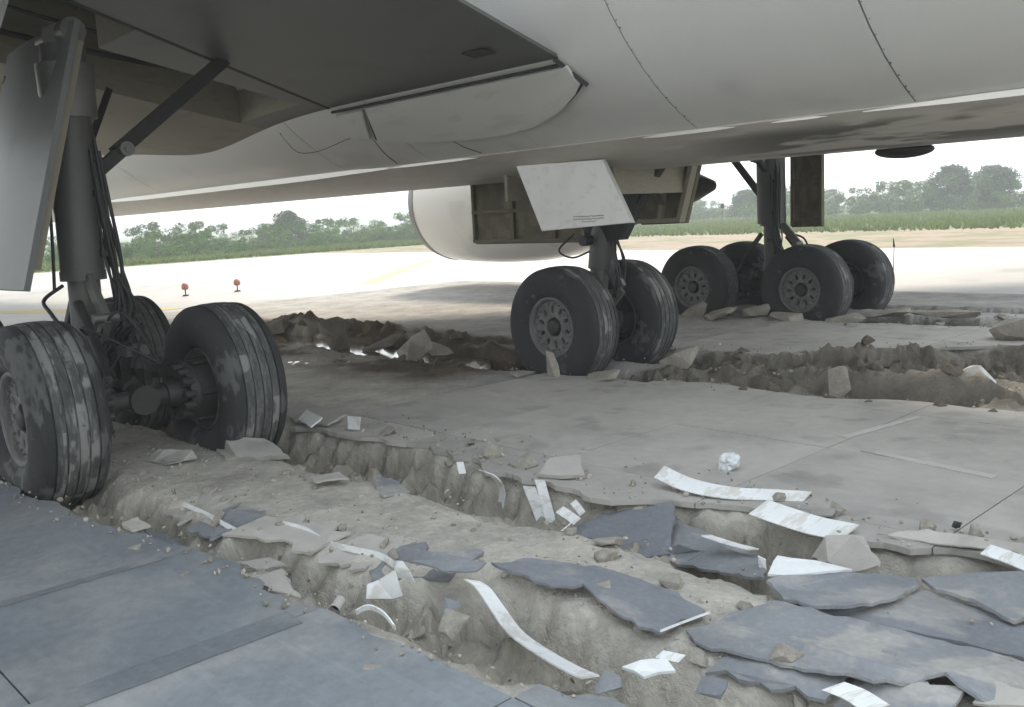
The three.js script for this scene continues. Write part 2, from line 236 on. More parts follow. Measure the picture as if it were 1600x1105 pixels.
{
  const ax = (segs) => { const a = []; for (const [s, e, st] of segs) { const n = Math.round((e - s) / st); for (let i = 0; i < n; i++) a.push(s + (e - s) * i / n); } a.push(segs[segs.length - 1][1]); return a; };
  const xs = ax([[-13, -0.6, 0.065], [-0.6, 7.6, 0.03], [7.6, 9.6, 0.08]]), zs = ax([[-9, 2.9, 0.065], [2.9, 6.8, 0.03], [6.8, 10, 0.1]]);
  const nx = xs.length, nz = zs.length, p = new Float32Array(nx * nz * 3), c = new Float32Array(nx * nz * 3), uv = new Float32Array(nx * nz * 2), ix = [];
  for (let j = 0; j < nz; j++) for (let i = 0; i < nx; i++) {
    const x = xs[i], z = zs[j], b = bed(x, z), n = j * nx + i;
    const edge = Math.min(sm(-13, -12, x), sm(-9, -8.2, z), 1 - sm(9.2, 9.6, x), 1 - sm(9.6, 10, z));
    p[n * 3] = x; p[n * 3 + 1] = mix(-0.008, b.h, edge); p[n * 3 + 2] = z;
    // colour: pale crushed concrete; damp brown soil along the nose track; greyer rubble in the far ruts
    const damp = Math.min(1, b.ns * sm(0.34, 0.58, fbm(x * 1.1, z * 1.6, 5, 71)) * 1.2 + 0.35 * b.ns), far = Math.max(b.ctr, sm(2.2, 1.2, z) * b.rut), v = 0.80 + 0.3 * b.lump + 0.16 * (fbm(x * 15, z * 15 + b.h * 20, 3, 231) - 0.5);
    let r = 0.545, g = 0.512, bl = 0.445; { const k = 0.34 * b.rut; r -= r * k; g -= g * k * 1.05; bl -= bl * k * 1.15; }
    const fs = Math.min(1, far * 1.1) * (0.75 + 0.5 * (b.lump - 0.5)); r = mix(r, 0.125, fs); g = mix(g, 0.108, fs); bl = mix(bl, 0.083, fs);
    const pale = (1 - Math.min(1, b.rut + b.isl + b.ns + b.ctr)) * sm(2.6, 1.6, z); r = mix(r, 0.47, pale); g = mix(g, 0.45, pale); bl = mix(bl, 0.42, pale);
    r = mix(r, 0.14, damp); g = mix(g, 0.105, damp); bl = mix(bl, 0.07, damp);
    c[n * 3] = r * v; c[n * 3 + 1] = g * v; c[n * 3 + 2] = bl * v; uv[n * 2] = x; uv[n * 2 + 1] = z;
  }
  for (let i = 0; i < nx; i++) { const L = RUTS.map(r => [poly(r.f, xs[i]), poly(r.n, xs[i]), r.d * sm(r.s - 0.35, r.s + 0.15, xs[i])]); for (let j = 0; j < nz; j++) { let e = 0; for (const [f, n, d] of L) e += d * (sm(-0.05, 0.28, zs[j] - f) + sm(-0.4, 0.05, zs[j] - n)); uv[(j * nx + i) * 2 + 1] += e; } }
  for (let j = 0; j < nz - 1; j++) for (let i = 0; i < nx - 1; i++) { const a = j * nx + i, b = a + 1, d = a + nx, e = d + 1; ix.push(a, d, e, a, e, b); }
  const g = new THREE.BufferGeometry(); g.setAttribute('position', new THREE.BufferAttribute(p, 3)); g.setAttribute('color', new THREE.BufferAttribute(c, 3)); g.setAttribute('uv', new THREE.BufferAttribute(uv, 2)); g.setIndex(ix); g.computeVertexNormals();
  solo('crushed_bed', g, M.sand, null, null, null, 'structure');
}
// runway concrete round the bed, dirt verge, field
function sheet(x0, x1, z0, z1, y) { const g = new THREE.PlaneGeometry(x1 - x0, z1 - z0); g.rotateX(-Math.PI / 2); g.translate((x0 + x1) / 2, y, (z0 + z1) / 2); const P = g.attributes.position, U = g.attributes.uv; for (let i = 0; i < P.count; i++) U.setXY(i, P.getX(i), P.getZ(i)); return g; }
solo('runway', mergeGeometries([sheet(-45, -13, -24, 60, -0.008), sheet(-13, 70, -24, -9, -0.008), sheet(-13, 70, 10, 60, -0.008), sheet(9.6, 70, -9, 10, -0.008)]), M.runway, null, null, null, 'structure');
const fieldTex = tex(512, 512, (u, v, i, j) => { const a = N1(u, v, 101, 6, 6), b = N1(u, v, 111, 40, 4), k = 0.7 + 0.5 * (b - 0.2), d = sm(0.5, 0.64, a); return [mix(0.085, 0.15, d) * k, mix(0.14, 0.18, d) * k, mix(0.035, 0.06, d) * k]; });
const dirtTex = tex(512, 512, (u, v, i, j) => { const a = N1(u, v, 121, 8, 6), b = N1(u, v, 131, 60, 3), k = 0.65 + 0.6 * b, d = sm(0.52, 0.62, a) * 0.8; return [mix(0.24, 0.13, d) * k, mix(0.18, 0.14, d) * k, mix(0.125, 0.055, d) * k]; });
solo('ground', mergeGeometries([sheet(-1200, -13.5, -1200, 1200, -0.06), sheet(10, 1200, -1200, 1200, -0.06), sheet(-13.5, 10, -1200, -9.5, -0.06), sheet(-13.5, 10, 10.5, 1200, -0.06)]), std(0xffffff, 0.95, { map: rep(fieldTex, 0.028, 0.028) }), null, null, null, 'structure');
solo('dirt_verge', mergeGeometries([sheet(-45, 300, -43, -24, -0.03), sheet(-46.2, -45, -43, 60, -0.03)]), std(0xffffff, 0.95, { map: rep(dirtTex, 0.06, 0.06) }), null, null, null, 'structure');
// yellow chevron paint on the runway end
solo('chevron_marking', mergeGeometries([board([[-15.652, 0.000, -7.277], [-15.009, 0.000, -7.418], [-25.425, 0.000, -18.097], [-25.983, 0.000, -18.101]], 0.004, 0), board([[-19.5, 0, 2.0], [-19.0, 0, 2.6], [-13.6, 0, -0.4], [-13.6, 0, -1.2]], 0.004, 0)].map(g => { g.translate(0, -0.003, 0); return g; })), std(lin(0.50, 0.40, 0.20), 0.8, { map: rep(concreteTex, 0.2, 0.2) }), null, null, null, 'structure');
{ // standing water along the nose-wheel track
  const g = board([[-7.2, -0.06, 0.2], [-5.0, -0.06, -0.35], [-2.4, -0.06, -0.4], [-0.9, -0.06, 0.9], [-0.7, -0.06, 1.7], [-1.8, -0.06, 2.5], [-4.2, -0.06, 2.3], [-6.6, -0.06, 1.5]], 0.004, 0.05, 4, 0.2);
  solo('puddle_water', g, std(lin(0.12, 0.09, 0.06), 0.10), null, null, null, 'structure');
}
// ---------------------------------------------------------------- lids of the bed, one by one
{
  const bedG = new THREE.Group(); bedG.name = 'paved_bed'; bedG.userData = { kind: 'structure' }; scene.add(bedG);
  function lids(xj, xs, xe, zj, dz, lo, hi, mats, name) {
    const R = rng(77 + Math.round(zj * 10)); const k0 = Math.ceil((xs - xj) / dz - 1e-6), k1 = Math.floor((xe - xj) / dz + 1e-6);
    for (let k = k0; k < k1; k++) for (let m = -12; m < 12; m++) {
      const x0 = xj + k * dz + 0.004, x1 = x0 + dz - 0.008, z0 = zj + m * dz + 0.004, z1 = z0 + dz - 0.008, st = 0.07, n = Math.round((x1 - x0) / st);
      let run = []; const done = () => {
        if (run.length > 2) {
          const dy = (R() - 0.5) * 0.003, sl = (R() - 0.5) * 0.002, top = run.map(r => [r[0], dy + sl * (r[0] - x0), r[2]]), bot = run.map(r => [r[0], dy - sl * (r[0] - x0), r[1]]).reverse();
          const pl = [...bot, ...top]; const q = []; for (const v of pl) { const l = q[q.length - 1]; if (!l || Math.hypot(v[0] - l[0], v[2] - l[2]) > 0.004) q.push(v); }
          if (q.length > 3) part(name, board(q, 0.034, 0), mats[Math.floor(R() * mats.length)], bedG);
        } run = [];
      };
      for (let i = 0; i <= n; i++) { const x = mix(x0, x1, i / n), a = Math.max(z0, lo(x)), b = Math.min(z1, hi(x)); if (b - a > 0.05) run.push([x, a, b]); else done(); }
      done();
    }
  }
  const jag = (x, s) => 0.05 * (vnoise(x * 7, 3, s) - 0.5) + 0.10 * (vnoise(x * 2.2, 5, s + 3) - 0.5);
  lids(2.48, -6.3, 9.6, 7.40, 1.25, x => lipN(RUTS[0], x) - 0.02 + jag(x, 1), x => 9.9, [M.slabBlue, M.slabBlue, M.slabBlue2], 'lid_panel');
  lids(2.83, 0.10, 9.6, 2.26, 1.34, x => lipN(RUTS[2], x) + 0.05 + jag(x, 2), x => lipF(RUTS[1], x) + 0.07 + 1.6 * jag(x, 3), [M.slabDust, M.slabDust, M.slabDust2], 'lid_panel');
  lids(2.83, 0.10, 9.6, -3.10, 1.34, x => lipN(RUTS[4], x) + 0.10 + jag(x, 4), x => lipF(RUTS[3], x) - 0.06 + jag(x, 5), [M.slabDust, M.slabDust2], 'lid_panel');
  // dark sealing tape over the joints of the near lids
  const tape = std(lin(0.225, 0.236, 0.246), 0.75, { map: rep(slabTex, 0.5, 0.5) });
  for (const [x, w] of [[2.48, 0.03], [3.73, 0.085]]) {
    const a = lipN(RUTS[0], x) + 0.12; part('joint_tape', board([[x - w, 0.0058, a], [x + w, 0.0058, a + 0.02], [x + w, 0.0058, 9.8], [x - w, 0.0058, 9.8]], 0.004, 0.006, Math.round(x * 10), 0.15), tape, bedG);
  }
  const pale = std(lin(0.53, 0.51, 0.475), 0.8, { map: rep(concreteTex, 0.5, 0.5) });
  part('joint_tape', board([[4.082, 0.006, 1.940], [4.254, 0.006, 0.985], [4.304, 0.006, 1.008], [4.156, 0.006, 1.937]], 0.004, 0.003, 5), pale, bedG);
  part('joint_tape', board([[4.394, 0.006, 2.224], [4.387, 0.006, 2.163], [5.322, 0.006, 2.307], [5.312, 0.006, 2.385]], 0.004, 0.003, 6), pale, bedG);
}

// ---------------------------------------------------------------- the airliner
const jet = thing('airliner', 'white wide-body jet airliner standing with its muddy wheels sunk in the broken pavement', 'airliner', [0, 0, 0]);
const YC = 5.2, RF = 3.01;
const fr = x => { // fuselage radius and centre height along x
  if (x < -19) { const t = Math.max(0, Math.min(1, (x + 30) / 11)); return [RF * Math.sqrt(1 - Math.pow(1 - t, 2.2)) + 0.02, YC - 0.7 * Math.pow(1 - t, 2)]; }
  if (x > 12) { const t = Math.min(1, (x - 12) / 14); return [RF * (1 - 0.86 * Math.pow(t, 1.5)), YC + 2.2 * Math.pow(t, 1.4)]; }
  return [RF, YC];
};
const ring = (x, a, d = 0) => { const [r, y] = fr(x); return [x, y + (r + d) * Math.sin(a), (r + d) * Math.cos(a)]; };
const KE = -Math.PI / 2 + 0.405;           // angle of the lower seam
{
  const cuts = [-30, -19, -9, -3.2, -1.4, 0.42, 2.35, 4.30, 6.25, 12, 26];
  for (let i = 0; i < cuts.length - 1; i++) {
    const a = cuts[i] + 0.007, b = cuts[i + 1] - 0.007, n = Math.max(4, Math.round((b - a) / 0.8));
    part('fuselage_panel', shell((u, v) => [...ring(mix(a, b, u), mix(KE, Math.PI - KE - 0, v) ), mix(a, b, u) * 0.1, v * 1.6], n, 56, 0.02), M.skin, jet);
  }
  part('keel_panel', shell((u, v) => [...ring(mix(-29, 24, u), mix(-Math.PI - KE, KE, v), 0.012), u, v], 90, 20, 0.02), M.keel, jet);
  part('inner_frame', surf((u, v) => ring(mix(-29.5, 25.5, u), v * 2 * Math.PI, -0.06), 60, 48), M.primer, jet);
  // bright lips along the lower seam
  const lip = (x0, x1, h, zoff = 0) => part('seam_lip', shell((u, v) => { const p = ring(mix(x0, x1, u), KE, 0.016), tp = Math.min(1, 4 * Math.min(u, 1 - u) + 0.15); return [p[0], p[1] - 0.012 + (v - 0.35) * h * tp, p[2] + 0.014 + zoff]; }, 16, 2, 0.01), M.lip, jet);
  lip(1.75, 2.75, 0.032); lip(3.1, 3.6, 0.018); lip(3.9, 7.5, 0.045); lip(-2.3, -0.6, 0.03); lip(-12, -2.2, 0.11);
  // tail-ward rivet rows beside the frame joints
  for (const x of [2.35, 4.30]) { const R = rng(5), gs = []; for (let k = 0; k < 46; k++) { if (R() < 0.35) continue; const p = ring(x + 0.012 + R() * 0.012, KE + 0.03 + k * 0.024, 0.001); const g = new THREE.SphereGeometry(0.003 + R() * 0.004, 6, 4); g.translate(...p); gs.push(g); } part('rivet_row', gs, M.seal, jet); }
  // flap-root fairing panels with a curved lower edge and black seals, laid on the fuselage side
  const onF = (x, a, d) => ring(x, -Math.PI / 2 + a, d), edgeA = x => poly([[-1.76, 0.606], [-1.2, 0.566], [-0.66, 0.546], [0.12, 0.533], [0.76, 0.559], [1.24, 0.614], [1.57, 0.673], [1.66, 0.70]], x);
  part('flap_root_fairing', shell((u, v) => { const x = mix(-1.40, 1.66, u), xb = x - 0.33 * v * (1 - u); return [...onF(xb, mix(0.768, edgeA(xb), v), 0.024), x * 0.2, v * 0.3]; }, 30, 8, 0.03), M.skin, jet);
  part('flap_root_fairing', shell((u, v) => { const x = mix(-2.02, -1.48, u) + v * mix(-0.13, -0.34, u); return [...onF(x, mix(0.76, 0.625, v), 0.022), u * 0.2, v * 0.2]; }, 8, 6, 0.03), M.skin, jet);
  part('root_seal', hose([0, 0.5, 1].map(v => onF(-1.44 - 0.33 * v, mix(0.755, 0.606, v), 0.022)), 0.013), M.seal, jet);
  part('root_seal', hose([-2.05, -1, 0, 1, 1.6].map(x => onF(x, 0.775, 0.03)), 0.017), M.seal, jet);
  part('root_seal', beam(onF(1.56, 0.80, 0.03), onF(1.71, 0.685, 0.02), 0.05, 0.03), M.seal, jet);
  part('panel_gap', hose([-1.76, -1.2, -0.66, 0.12, 0.76, 1.24, 1.57, 1.68].map(x => onF(x, edgeA(x) - 0.003, 0.004)), 0.008), M.seal, jet);
  part('panel_gap', hose([[-1.87, 0.6], [-2.0, 0.5], [-2.06, 0.42]].map(p => onF(p[0], p[1], 0.001)), 0.004), M.seal, jet);
  part('panel_gap', hose([[-0.66, 0.54], [-0.62, 0.48], [-0.5, 0.42]].map(p => onF(p[0], p[1], 0.001)), 0.004), M.seal, jet);
  part('panel_gap', hose([[-3.5, 0.72], [-3.6, 0.6], [-3.3, 0.58], [-2.2, 0.63]].map(p => onF(p[0], p[1], 0.001)), 0.004), M.seal, jet);
  // wing
  const XL = z => -11 + 0.72 * (z - 2.1), XT = z => z < 9 ? 1.57 + 0.29 * (z - 2.1) : 3.571 + 0.42 * (z - 9), X2 = z => -2.1 + 0.474 * (z - 2.1), XB = z => z < 4.85 ? -2.2 + 0.21 * (z - 2.5) : X2(z) - 0.10, XF = z => -3.65 + 0.24 * (z - 2.4);
  const dih = z => 3.08 + (z < 6 ? 0.148 * (z - 2.1) : 0.577 + 0.10 * (z - 6));
  const T = z => mix(2.0, 0.4, Math.min(1, (z - 2.4) / 22)) ;
  const th = (x, z) => { const t = Math.min(1, Math.max(0, (x - XL(z)) / (XT(z) - XL(z)))); return T(z) * (2.6 * (Math.sqrt(t) * 0.72 - 0.25 * t - 0.47 * t * t) ) ; };
  const yl = (x, z) => { const t = Math.min(1, Math.max(0, (x - XL(z)) / (XT(z) - XL(z)))); return dih(z) + (1 - sm(0, 0.18, t)) * 0.32 * (T(z) / 2.0) - 0.18 * Math.exp(-Math.pow((t - 0.42) / 0.16, 2)) * (1 - sm(3.5, 8, z)); };
  const yu = (x, z) => Math.max(yl(x, z) + 0.03, yl(x, z) + th(x, z));
  function wing(s, name, mat, z0, z1, xa, xb, nx, nz, lift = null, wallMat = null) {   // closed slab between two x-curves
    const P = (u, v, top) => { const z = mix(z0, z1, v), x = mix(xa(z), xb(z), u); return [x, top ? yu(x, z) : (lift ? yl(x, z) + lift : yl(x, z)), s * z]; };
    const low = surf((u, v) => { const p = P(u, v, false); return [...p, p[0] * 0.12, p[2] * 0.12]; }, nx, nz), up = surf((u, v) => { const p = P(u, v, true); return [...p, p[0] * 0.12, p[2] * 0.12]; }, nx, nz);
    const wall = (fn, n) => surf((u, v) => { const a = fn(u, false), b = fn(u, true); return [a[0], mix(a[1], b[1], v), a[2], u, v]; }, n, 1);
    const walls = [wall((u, t) => P(0, u, t), nz), wall((u, t) => P(1, u, t), nz), wall((u, t) => P(u, 0, t), nx), wall((u, t) => P(u, 1, t), nx)].map(clean);
    if (wallMat) { const m = part(name, low, mat, jet); part('upper_skin', mergeGeometries([up, ...walls].map(clean)), wallMat, m); return m; }
    return part(name, toCreasedNormals(mergeGeometries([clean(low), clean(up), ...walls]), 0.7), mat, jet);
  }
  for (const s of [1, -1]) {
    const nm = 'wing_panel';
    wing(s, nm, M.primer, 1.2, 2.45, z => XL(Math.max(2.1, z)), XF, 20, 3);
    wing(s, nm, M.wingGrey, 1.2, 2.45, z => XF(z) + 0.001, z => X2(z) - 0.035, 6, 3, null, M.primer);
    wing(s, nm, M.primer, 2.451, 5.90, XL, XF, 18, 8, null, M.primer);
    wing(s, nm, M.wingGrey, 2.451, 4.84, XB, z => X2(z) - 0.035, 3, 5, null, M.primer);
    wing(s, nm, M.primer, 2.452, 5.90, z => XF(z) - 0.01, z => X2(z) - 0.036, 5, 8, 0.88);
    wing(s, nm, M.wingGrey, 5.91, 10, XL, z => X2(z) - 0.035, 16, 6, null, M.primer);
    wing(s, nm, M.wingGrey, 10.01, 24.5, XL, XT, 12, 12);
    wing(s, 'inboard_flap', M.wingGrey, 1.9, 9.98, z => X2(z) + 0.01, XT, 12, 12);
    // dark seal strip in front of the flap, stringers in the bay
    part('flap_seal', shell((u, v) => { const z = mix(2.1, 9.9, v), x = X2(z) - 0.045 + 0.06 * u; return [x, yl(x, z) - 0.004, s * z]; }, 1, 20, s > 0 ? 0.012 : -0.012), M.seal, jet);
    for (const zz of [3.1, 3.8, 4.5]) part('bay_rib', box(1.35, 0.20, 0.03, -2.75 + 0.2 * (zz - 3), dih(zz) + 0.76, s * zz), M.primer, jet);
    part('bay_pipe', hose([[-3.3, dih(3.1) + 0.3, s * 2.5], [-3.1, dih(4) + 0.3, s * 4.2], [-2.7, dih(5.3) + 0.25, s * 5.85]], 0.03), M.steelDark, jet);
    part('bay_pipe', hose([[-2.4, dih(3.1) + 0.3, s * 2.5], [-2.3, dih(4) + 0.3, s * 4.2], [-1.9, dih(5.3) + 0.3, s * 5.85]], 0.022), M.steelDark, jet);
  }
  // small panels and a drain on the flap
  part('access_panel', shell((u, v) => [mix(1.0, 1.28, u), dih(mix(2.6, 2.75, v)) - 0.006, mix(2.6, 2.75, v)], 2, 2, -0.012), M.steelDark, jet);
}
{ // underwing engine on the far side
  const e = part('engine_nacelle', (() => { const g = new THREE.LatheGeometry([[1.18, 0.55], [1.24, 0.2], [1.33, 0.03], [1.40, 0], [1.46, 0.05], [1.52, 0.3], [1.58, 1.2], [1.60, 2.4], [1.55, 3.6], [1.42, 4.6], [1.25, 5.3], [1.22, 5.28], [1.15, 4.6]].map(p => new THREE.Vector2(p[0], p[1])), 72); g.rotateZ(-Math.PI / 2); g.translate(-12.35, 2.17, -8.2); return g; })(), M.skin, jet);
  part('intake_lip', (() => { const g = new THREE.LatheGeometry([[1.30, 0.09], [1.33, 0.02], [1.40, -0.012], [1.47, 0.04], [1.535, 0.30]].map(p => new THREE.Vector2(p[0], p[1])), 72); g.rotateZ(-Math.PI / 2); g.translate(-12.35, 2.17, -8.2); return g; })(), M.steel, e);
  part('fan_face', (() => { const g = new THREE.CylinderGeometry(1.24, 1.24, 0.1, 48); g.rotateZ(Math.PI / 2); g.translate(-11.4, 2.17, -8.2); return g; })(), M.steel, e);
  part('exhaust_cone', (() => { const g = new THREE.LatheGeometry([[1.16, 4.7], [0.95, 5.2], [0.80, 6.1], [0.66, 6.9], [0.62, 6.9], [0.44, 7.5], [0.30, 8.05], [0.10, 8.5], [0, 8.56]].map(p => new THREE.Vector2(p[0], p[1])), 48); g.rotateZ(-Math.PI / 2); g.translate(-12.35, 2.17, -8.2); return g; })(), M.steelDark, e);
  part('pylon', (() => { const s = new THREE.Shape([[-11.2, 3.6], [-5.6, 4.6], [-3.0, 4.1], [-3.4, 3.6], [-6.2, 3.1], [-8.0, 3.35]].map(p => new THREE.Vector2(...p))); const g = new THREE.ExtrudeGeometry(s, { depth: 0.4, bevelEnabled: true, bevelSize: 0.05, bevelThickness: 0.05, bevelSegments: 2 }); g.translate(0, 0, -8.4); return g; })(), M.skinGrey, e);
}
// ---- wheels
const tyreGeo = (() => {
  const pr = []; const half = [[0.345, 0.19], [0.36, 0.215], [0.42, 0.25], [0.50, 0.268], [0.58, 0.258], [0.635, 0.235], [0.662, 0.21], [0.674, 0.19]];
  for (const p of half) pr.push([p[0], -p[1]]);
  for (const w of [-0.145, -0.073, 0, 0.073, 0.145]) { const r = 0.69 - 0.5 * w * w; pr.push([r, w - 0.0075], [r - 0.013, w - 0.005], [r - 0.013, w + 0.005], [r, w + 0.0075]); }
  for (const p of half.slice().reverse()) pr.push([p[0], p[1]]);
  const g = new THREE.LatheGeometry(pr.map(p => new THREE.Vector2(p[0], p[1])), 80); g.rotateX(Math.PI / 2); return toCreasedNormals(g, 0.55);
})();
const rimGeo = (() => {
  const s = new THREE.Shape(); s.absarc(0, 0, 0.305, 0, Math.PI * 2); const hb = new THREE.Path(); hb.absarc(0, 0, 0.115, 0, Math.PI * 2, true); s.holes.push(hb);
  for (let k = 0; k < 10; k++) { const a = k / 10 * Math.PI * 2, h = new THREE.Path(), c = [Math.cos(a) * 0.205, Math.sin(a) * 0.205]; h.absellipse(c[0], c[1], 0.048, 0.030, 0, Math.PI * 2, true, a); s.holes.push(h); }
  const d = new THREE.ExtrudeGeometry(s, { depth: 0.03, bevelEnabled: true, bevelSize: 0.008, bevelThickness: 0.01, bevelSegments: 2, curveSegments: 20 }); d.translate(0, 0, 0.11);
  const fl = new THREE.LatheGeometry([[0.29, 0.10], [0.305, 0.17], [0.318, 0.205], [0.345, 0.212], [0.356, 0.19], [0.35, 0.15]].map(p => new THREE.Vector2(...p)), 56); fl.rotateX(Math.PI / 2);
  const inn = new THREE.LatheGeometry([[0.33, -0.21], [0.34, -0.19], [0.31, -0.15], [0.30, 0.10]].map(p => new THREE.Vector2(...p)), 40); inn.rotateX(Math.PI / 2);
  const gs = [d, fl, inn]; for (let k = 0; k < 20; k++) { const a = (k + 0.5) / 20 * Math.PI * 2, b = new THREE.CylinderGeometry(0.011, 0.011, 0.03, 6); b.rotateX(Math.PI / 2); b.translate(Math.cos(a) * 0.268, Math.sin(a) * 0.268, 0.16); gs.push(b); }
  return mergeGeometries(gs.map(clean));
})();
const hubGeo = (() => { const g = new THREE.LatheGeometry([[0, 0.185], [0.07, 0.182], [0.088, 0.165], [0.092, 0.06], [0.12, 0.05], [0.30, 0.045], [0.30, -0.02]].map(p => new THREE.Vector2(...p)), 32); g.rotateX(Math.PI / 2); return g; })();
const brakeGeo = (() => { const gs = [bar([0, 0, -0.30], [0, 0, -0.02], 0.245, 0.255, 28), bar([0, 0, -0.36], [0, 0, -0.30], 0.20, 0.235, 28), bar([0, 0, -0.5], [0, 0, -0.36], 0.10, 0.12, 16)]; for (let k = 0; k < 12; k++) { const a = k / 12 * Math.PI * 2; gs.push(bar([Math.cos(a) * 0.19, Math.sin(a) * 0.19, -0.42], [Math.cos(a) * 0.19, Math.sin(a) * 0.19, -0.33], 0.036, 0.036, 10)); if (k % 2) gs.push(beam([Math.cos(a) * 0.262, Math.sin(a) * 0.262, -0.30], [Math.cos(a) * 0.262, Math.sin(a) * 0.262, -0.05], 0.03, 0.02)); } return mergeGeometries(gs.map(clean)); })();
function wheel(x, y, z, out, mat, rot) {
  const w = new THREE.Group(); w.name = 'wheel'; jet.add(w); w.position.set(x, y, z); w.rotation.order = 'YXZ'; w.rotation.y = out > 0 ? 0 : Math.PI; w.rotation.z = rot;
  part('tyre', tyreGeo, mat, w); part('rim', rimGeo, M.rim, w); part('hub', hubGeo, M.steelDark, w); part('brake', brakeGeo, M.steelDark, w); return w;
}
function bogie(zc, s, yh, mats, rad = 0.178) {     // s: outboard direction
  const gx = -0.896, a = 0.99, b = 0.70;
  let k = 0; for (const dx of [a, -a]) for (const dz of [b, -b]) wheel(gx + dx, yh, zc + dz, dz, mats[k % mats.length], 0.7 + 1.9 * k++);
  const g = new THREE.Group(); g.name = 'gear_leg'; jet.add(g);
  part('bogie_beam', [bar([gx - a - 0.12, yh, zc], [gx + a + 0.12, yh, zc], 0.115, 0.115, 18), bar([gx - a, yh, zc - b], [gx - a, yh, zc + b], 0.075), bar([gx + a, yh, zc - b], [gx + a, yh, zc + b], 0.075), box(0.34, 0.34, 0.28, gx, yh + 0.06, zc)], M.steelDark, g);
  const zt = zc - s * 0.06, top = 3.3;
  part('strut_cylinder', [bar([gx, 1.42, zc - s * 0.02], [gx, top, zt], rad, rad, 28), bar([gx, 1.38, zc - s * 0.02], [gx, 1.46, zc - s * 0.02], 0.185, 0.185, 28), bar([gx, 1.95, zc - s * 0.03], [gx, 2.0, zc - s * 0.03], 0.18, 0.18, 28)], M.strutGrey, g);
  part('strut_piston', [bar([gx, yh + 0.1, zc], [gx, 1.42, zc - s * 0.02], 0.13, 0.13, 24), bar([gx, yh + 0.12, zc], [gx, yh + 0.36, zc], 0.175, 0.15, 20)], M.strutGrey, g);
  part('upper_fitting', [bar([gx, 2.72, zt], [gx, 3.15, zt], 0.215, 0.225, 28), bar([gx - 0.35, 3.38, zt], [gx + 0.30, 3.38, zt], 0.10, 0.10, 16), box(0.28, 0.3, 0.2, gx, 3.3, zt)], M.steel, g);
  // folding side brace with its pin
  const A = [gx + 0.02, 2.20, zc - s * 0.12], P = [gx + 0.02, 2.47, zc - s * 0.46], B = [gx - 0.3, 3.34, zc - s * 1.62];
  part('side_brace', [beam(A, P, 0.09, 0.10), beam([P[0], P[1] - 0.02, P[2] + s * 0.05], B, 0.15, 0.12)], M.steelDark, g);
  part('brace_pin', [bar([P[0] - 0.11, P[1], P[2]], [P[0] + 0.11, P[1], P[2]], 0.062, 0.062, 18), bar([P[0] + 0.10, P[1], P[2]], [P[0] + 0.125, P[1], P[2]], 0.03, 0.03, 12)], M.steel, g);
  part('drag_brace', [beam([gx - 0.1, 1.75, zc], [gx - 1.3, 3.2, zc], 0.09, 0.09), beam([gx + 0.05, 2.35, zc - s * 0.1], [gx - 0.9, 3.1, zc - s * 0.75], 0.05, 0.06)], M.steelDark, g);
  // torque link and truck positioner
  part('torque_link', [beam([gx + 0.17, 1.4, zc], [gx + 0.46, 1.08, zc], 0.12, 0.05), beam([gx + 0.46, 1.08, zc], [gx + 0.16, yh + 0.22, zc], 0.12, 0.05), bar([gx + 0.46, 1.08, zc - 0.1], [gx + 0.46, 1.08, zc + 0.1], 0.04)], M.steel, g);
  part('positioner', bar([gx + 0.2, 1.2, zc + s * 0.12], [gx + 0.75, yh + 0.16, zc + s * 0.12], 0.045), M.steelDark, g); part('positioner', beam([gx - 0.2, 1.25, zc], [gx - 0.8, yh + 0.14, zc], 0.06, 0.06), M.steelDark, g); part('step_plate', box(0.24, 0.08, 0.18, gx + 0.42, yh + 0.32, zc - s * 0.2), M.steel, g);
  const R = rng(zc > 0 ? 3 : 9), hs = [];
  for (let k = 0; k < 16; k++) { const o = -s * (0.13 + 0.02 * (k % 3)) + (R() - 0.5) * 0.06, xx = gx + 0.08 + R() * 0.13; hs.push(hose([[xx, 2.6 - R() * 0.3, zc + o * 1.1], [xx + 0.05 * R(), 2.0, zc + o * 1.25], [xx + 0.05, 1.5, zc + o * (1.2 + 0.5 * R())], [xx + 0.1, 1.1, zc + o * (1.2 + R())], [gx + (R() - 0.2) * 0.7, yh + 0.25, zc + (R() - 0.5) * 0.6]], 0.010 + 0.006 * R())); }
  for (let k = 0; k < 5; k++) hs.push(hose([[gx + 0.3, yh + 0.35, zc + (R() - 0.5) * 0.3], [gx + 0.6, yh + 0.5 + 0.2 * R(), zc + (R() - 0.5) * 0.5], [gx + 0.95, yh + 0.25, zc + (R() - 0.5) * 0.5]], 0.012));
  hs.push(hose([[gx + 0.05, 1.35, zc + s * 0.17], [gx + 0.1, 1.25, zc + s * 0.34], [gx + 0.35, 1.15, zc + s * 0.38], [gx + 0.5, 0.95, zc + s * 0.3]], 0.016), hose([[gx, 2.4, zc + s * 0.18], [gx + 0.03, 1.8, zc + s * 0.2], [gx + 0.05, 1.3, zc + s * 0.24]], 0.014));
  part('hydraulic_hose', hs, M.rubberHose, g);
  const cl = []; for (let k = 0; k < 12; k++) { const x0 = gx + (R() - 0.3) * 1.5, z0 = zc + (R() - 0.5) * 0.75, y0 = yh + (R() - 0.4) * 0.5; cl.push(R() < 0.5 ? bar([x0, y0, z0], [x0 + (R() - 0.5) * 0.7, y0 + (R() - 0.4) * 0.4, z0 + (R() - 0.5) * 0.3], 0.018 + 0.02 * R()) : box(0.06 + 0.1 * R(), 0.06 + 0.08 * R(), 0.06 + 0.1 * R(), x0, y0, z0, R(), R(), 0)); }
  const fit = part('brake_fittings', cl, M.steelDark, g); fit.userData.kind = 'stuff';
  for (const dx of [a, -a]) part('brake_rod', bar([gx + dx, yh - 0.22, zc + s * 0.25], [gx, yh - 0.16, zc + s * 0.1], 0.03), M.steelDark, g);
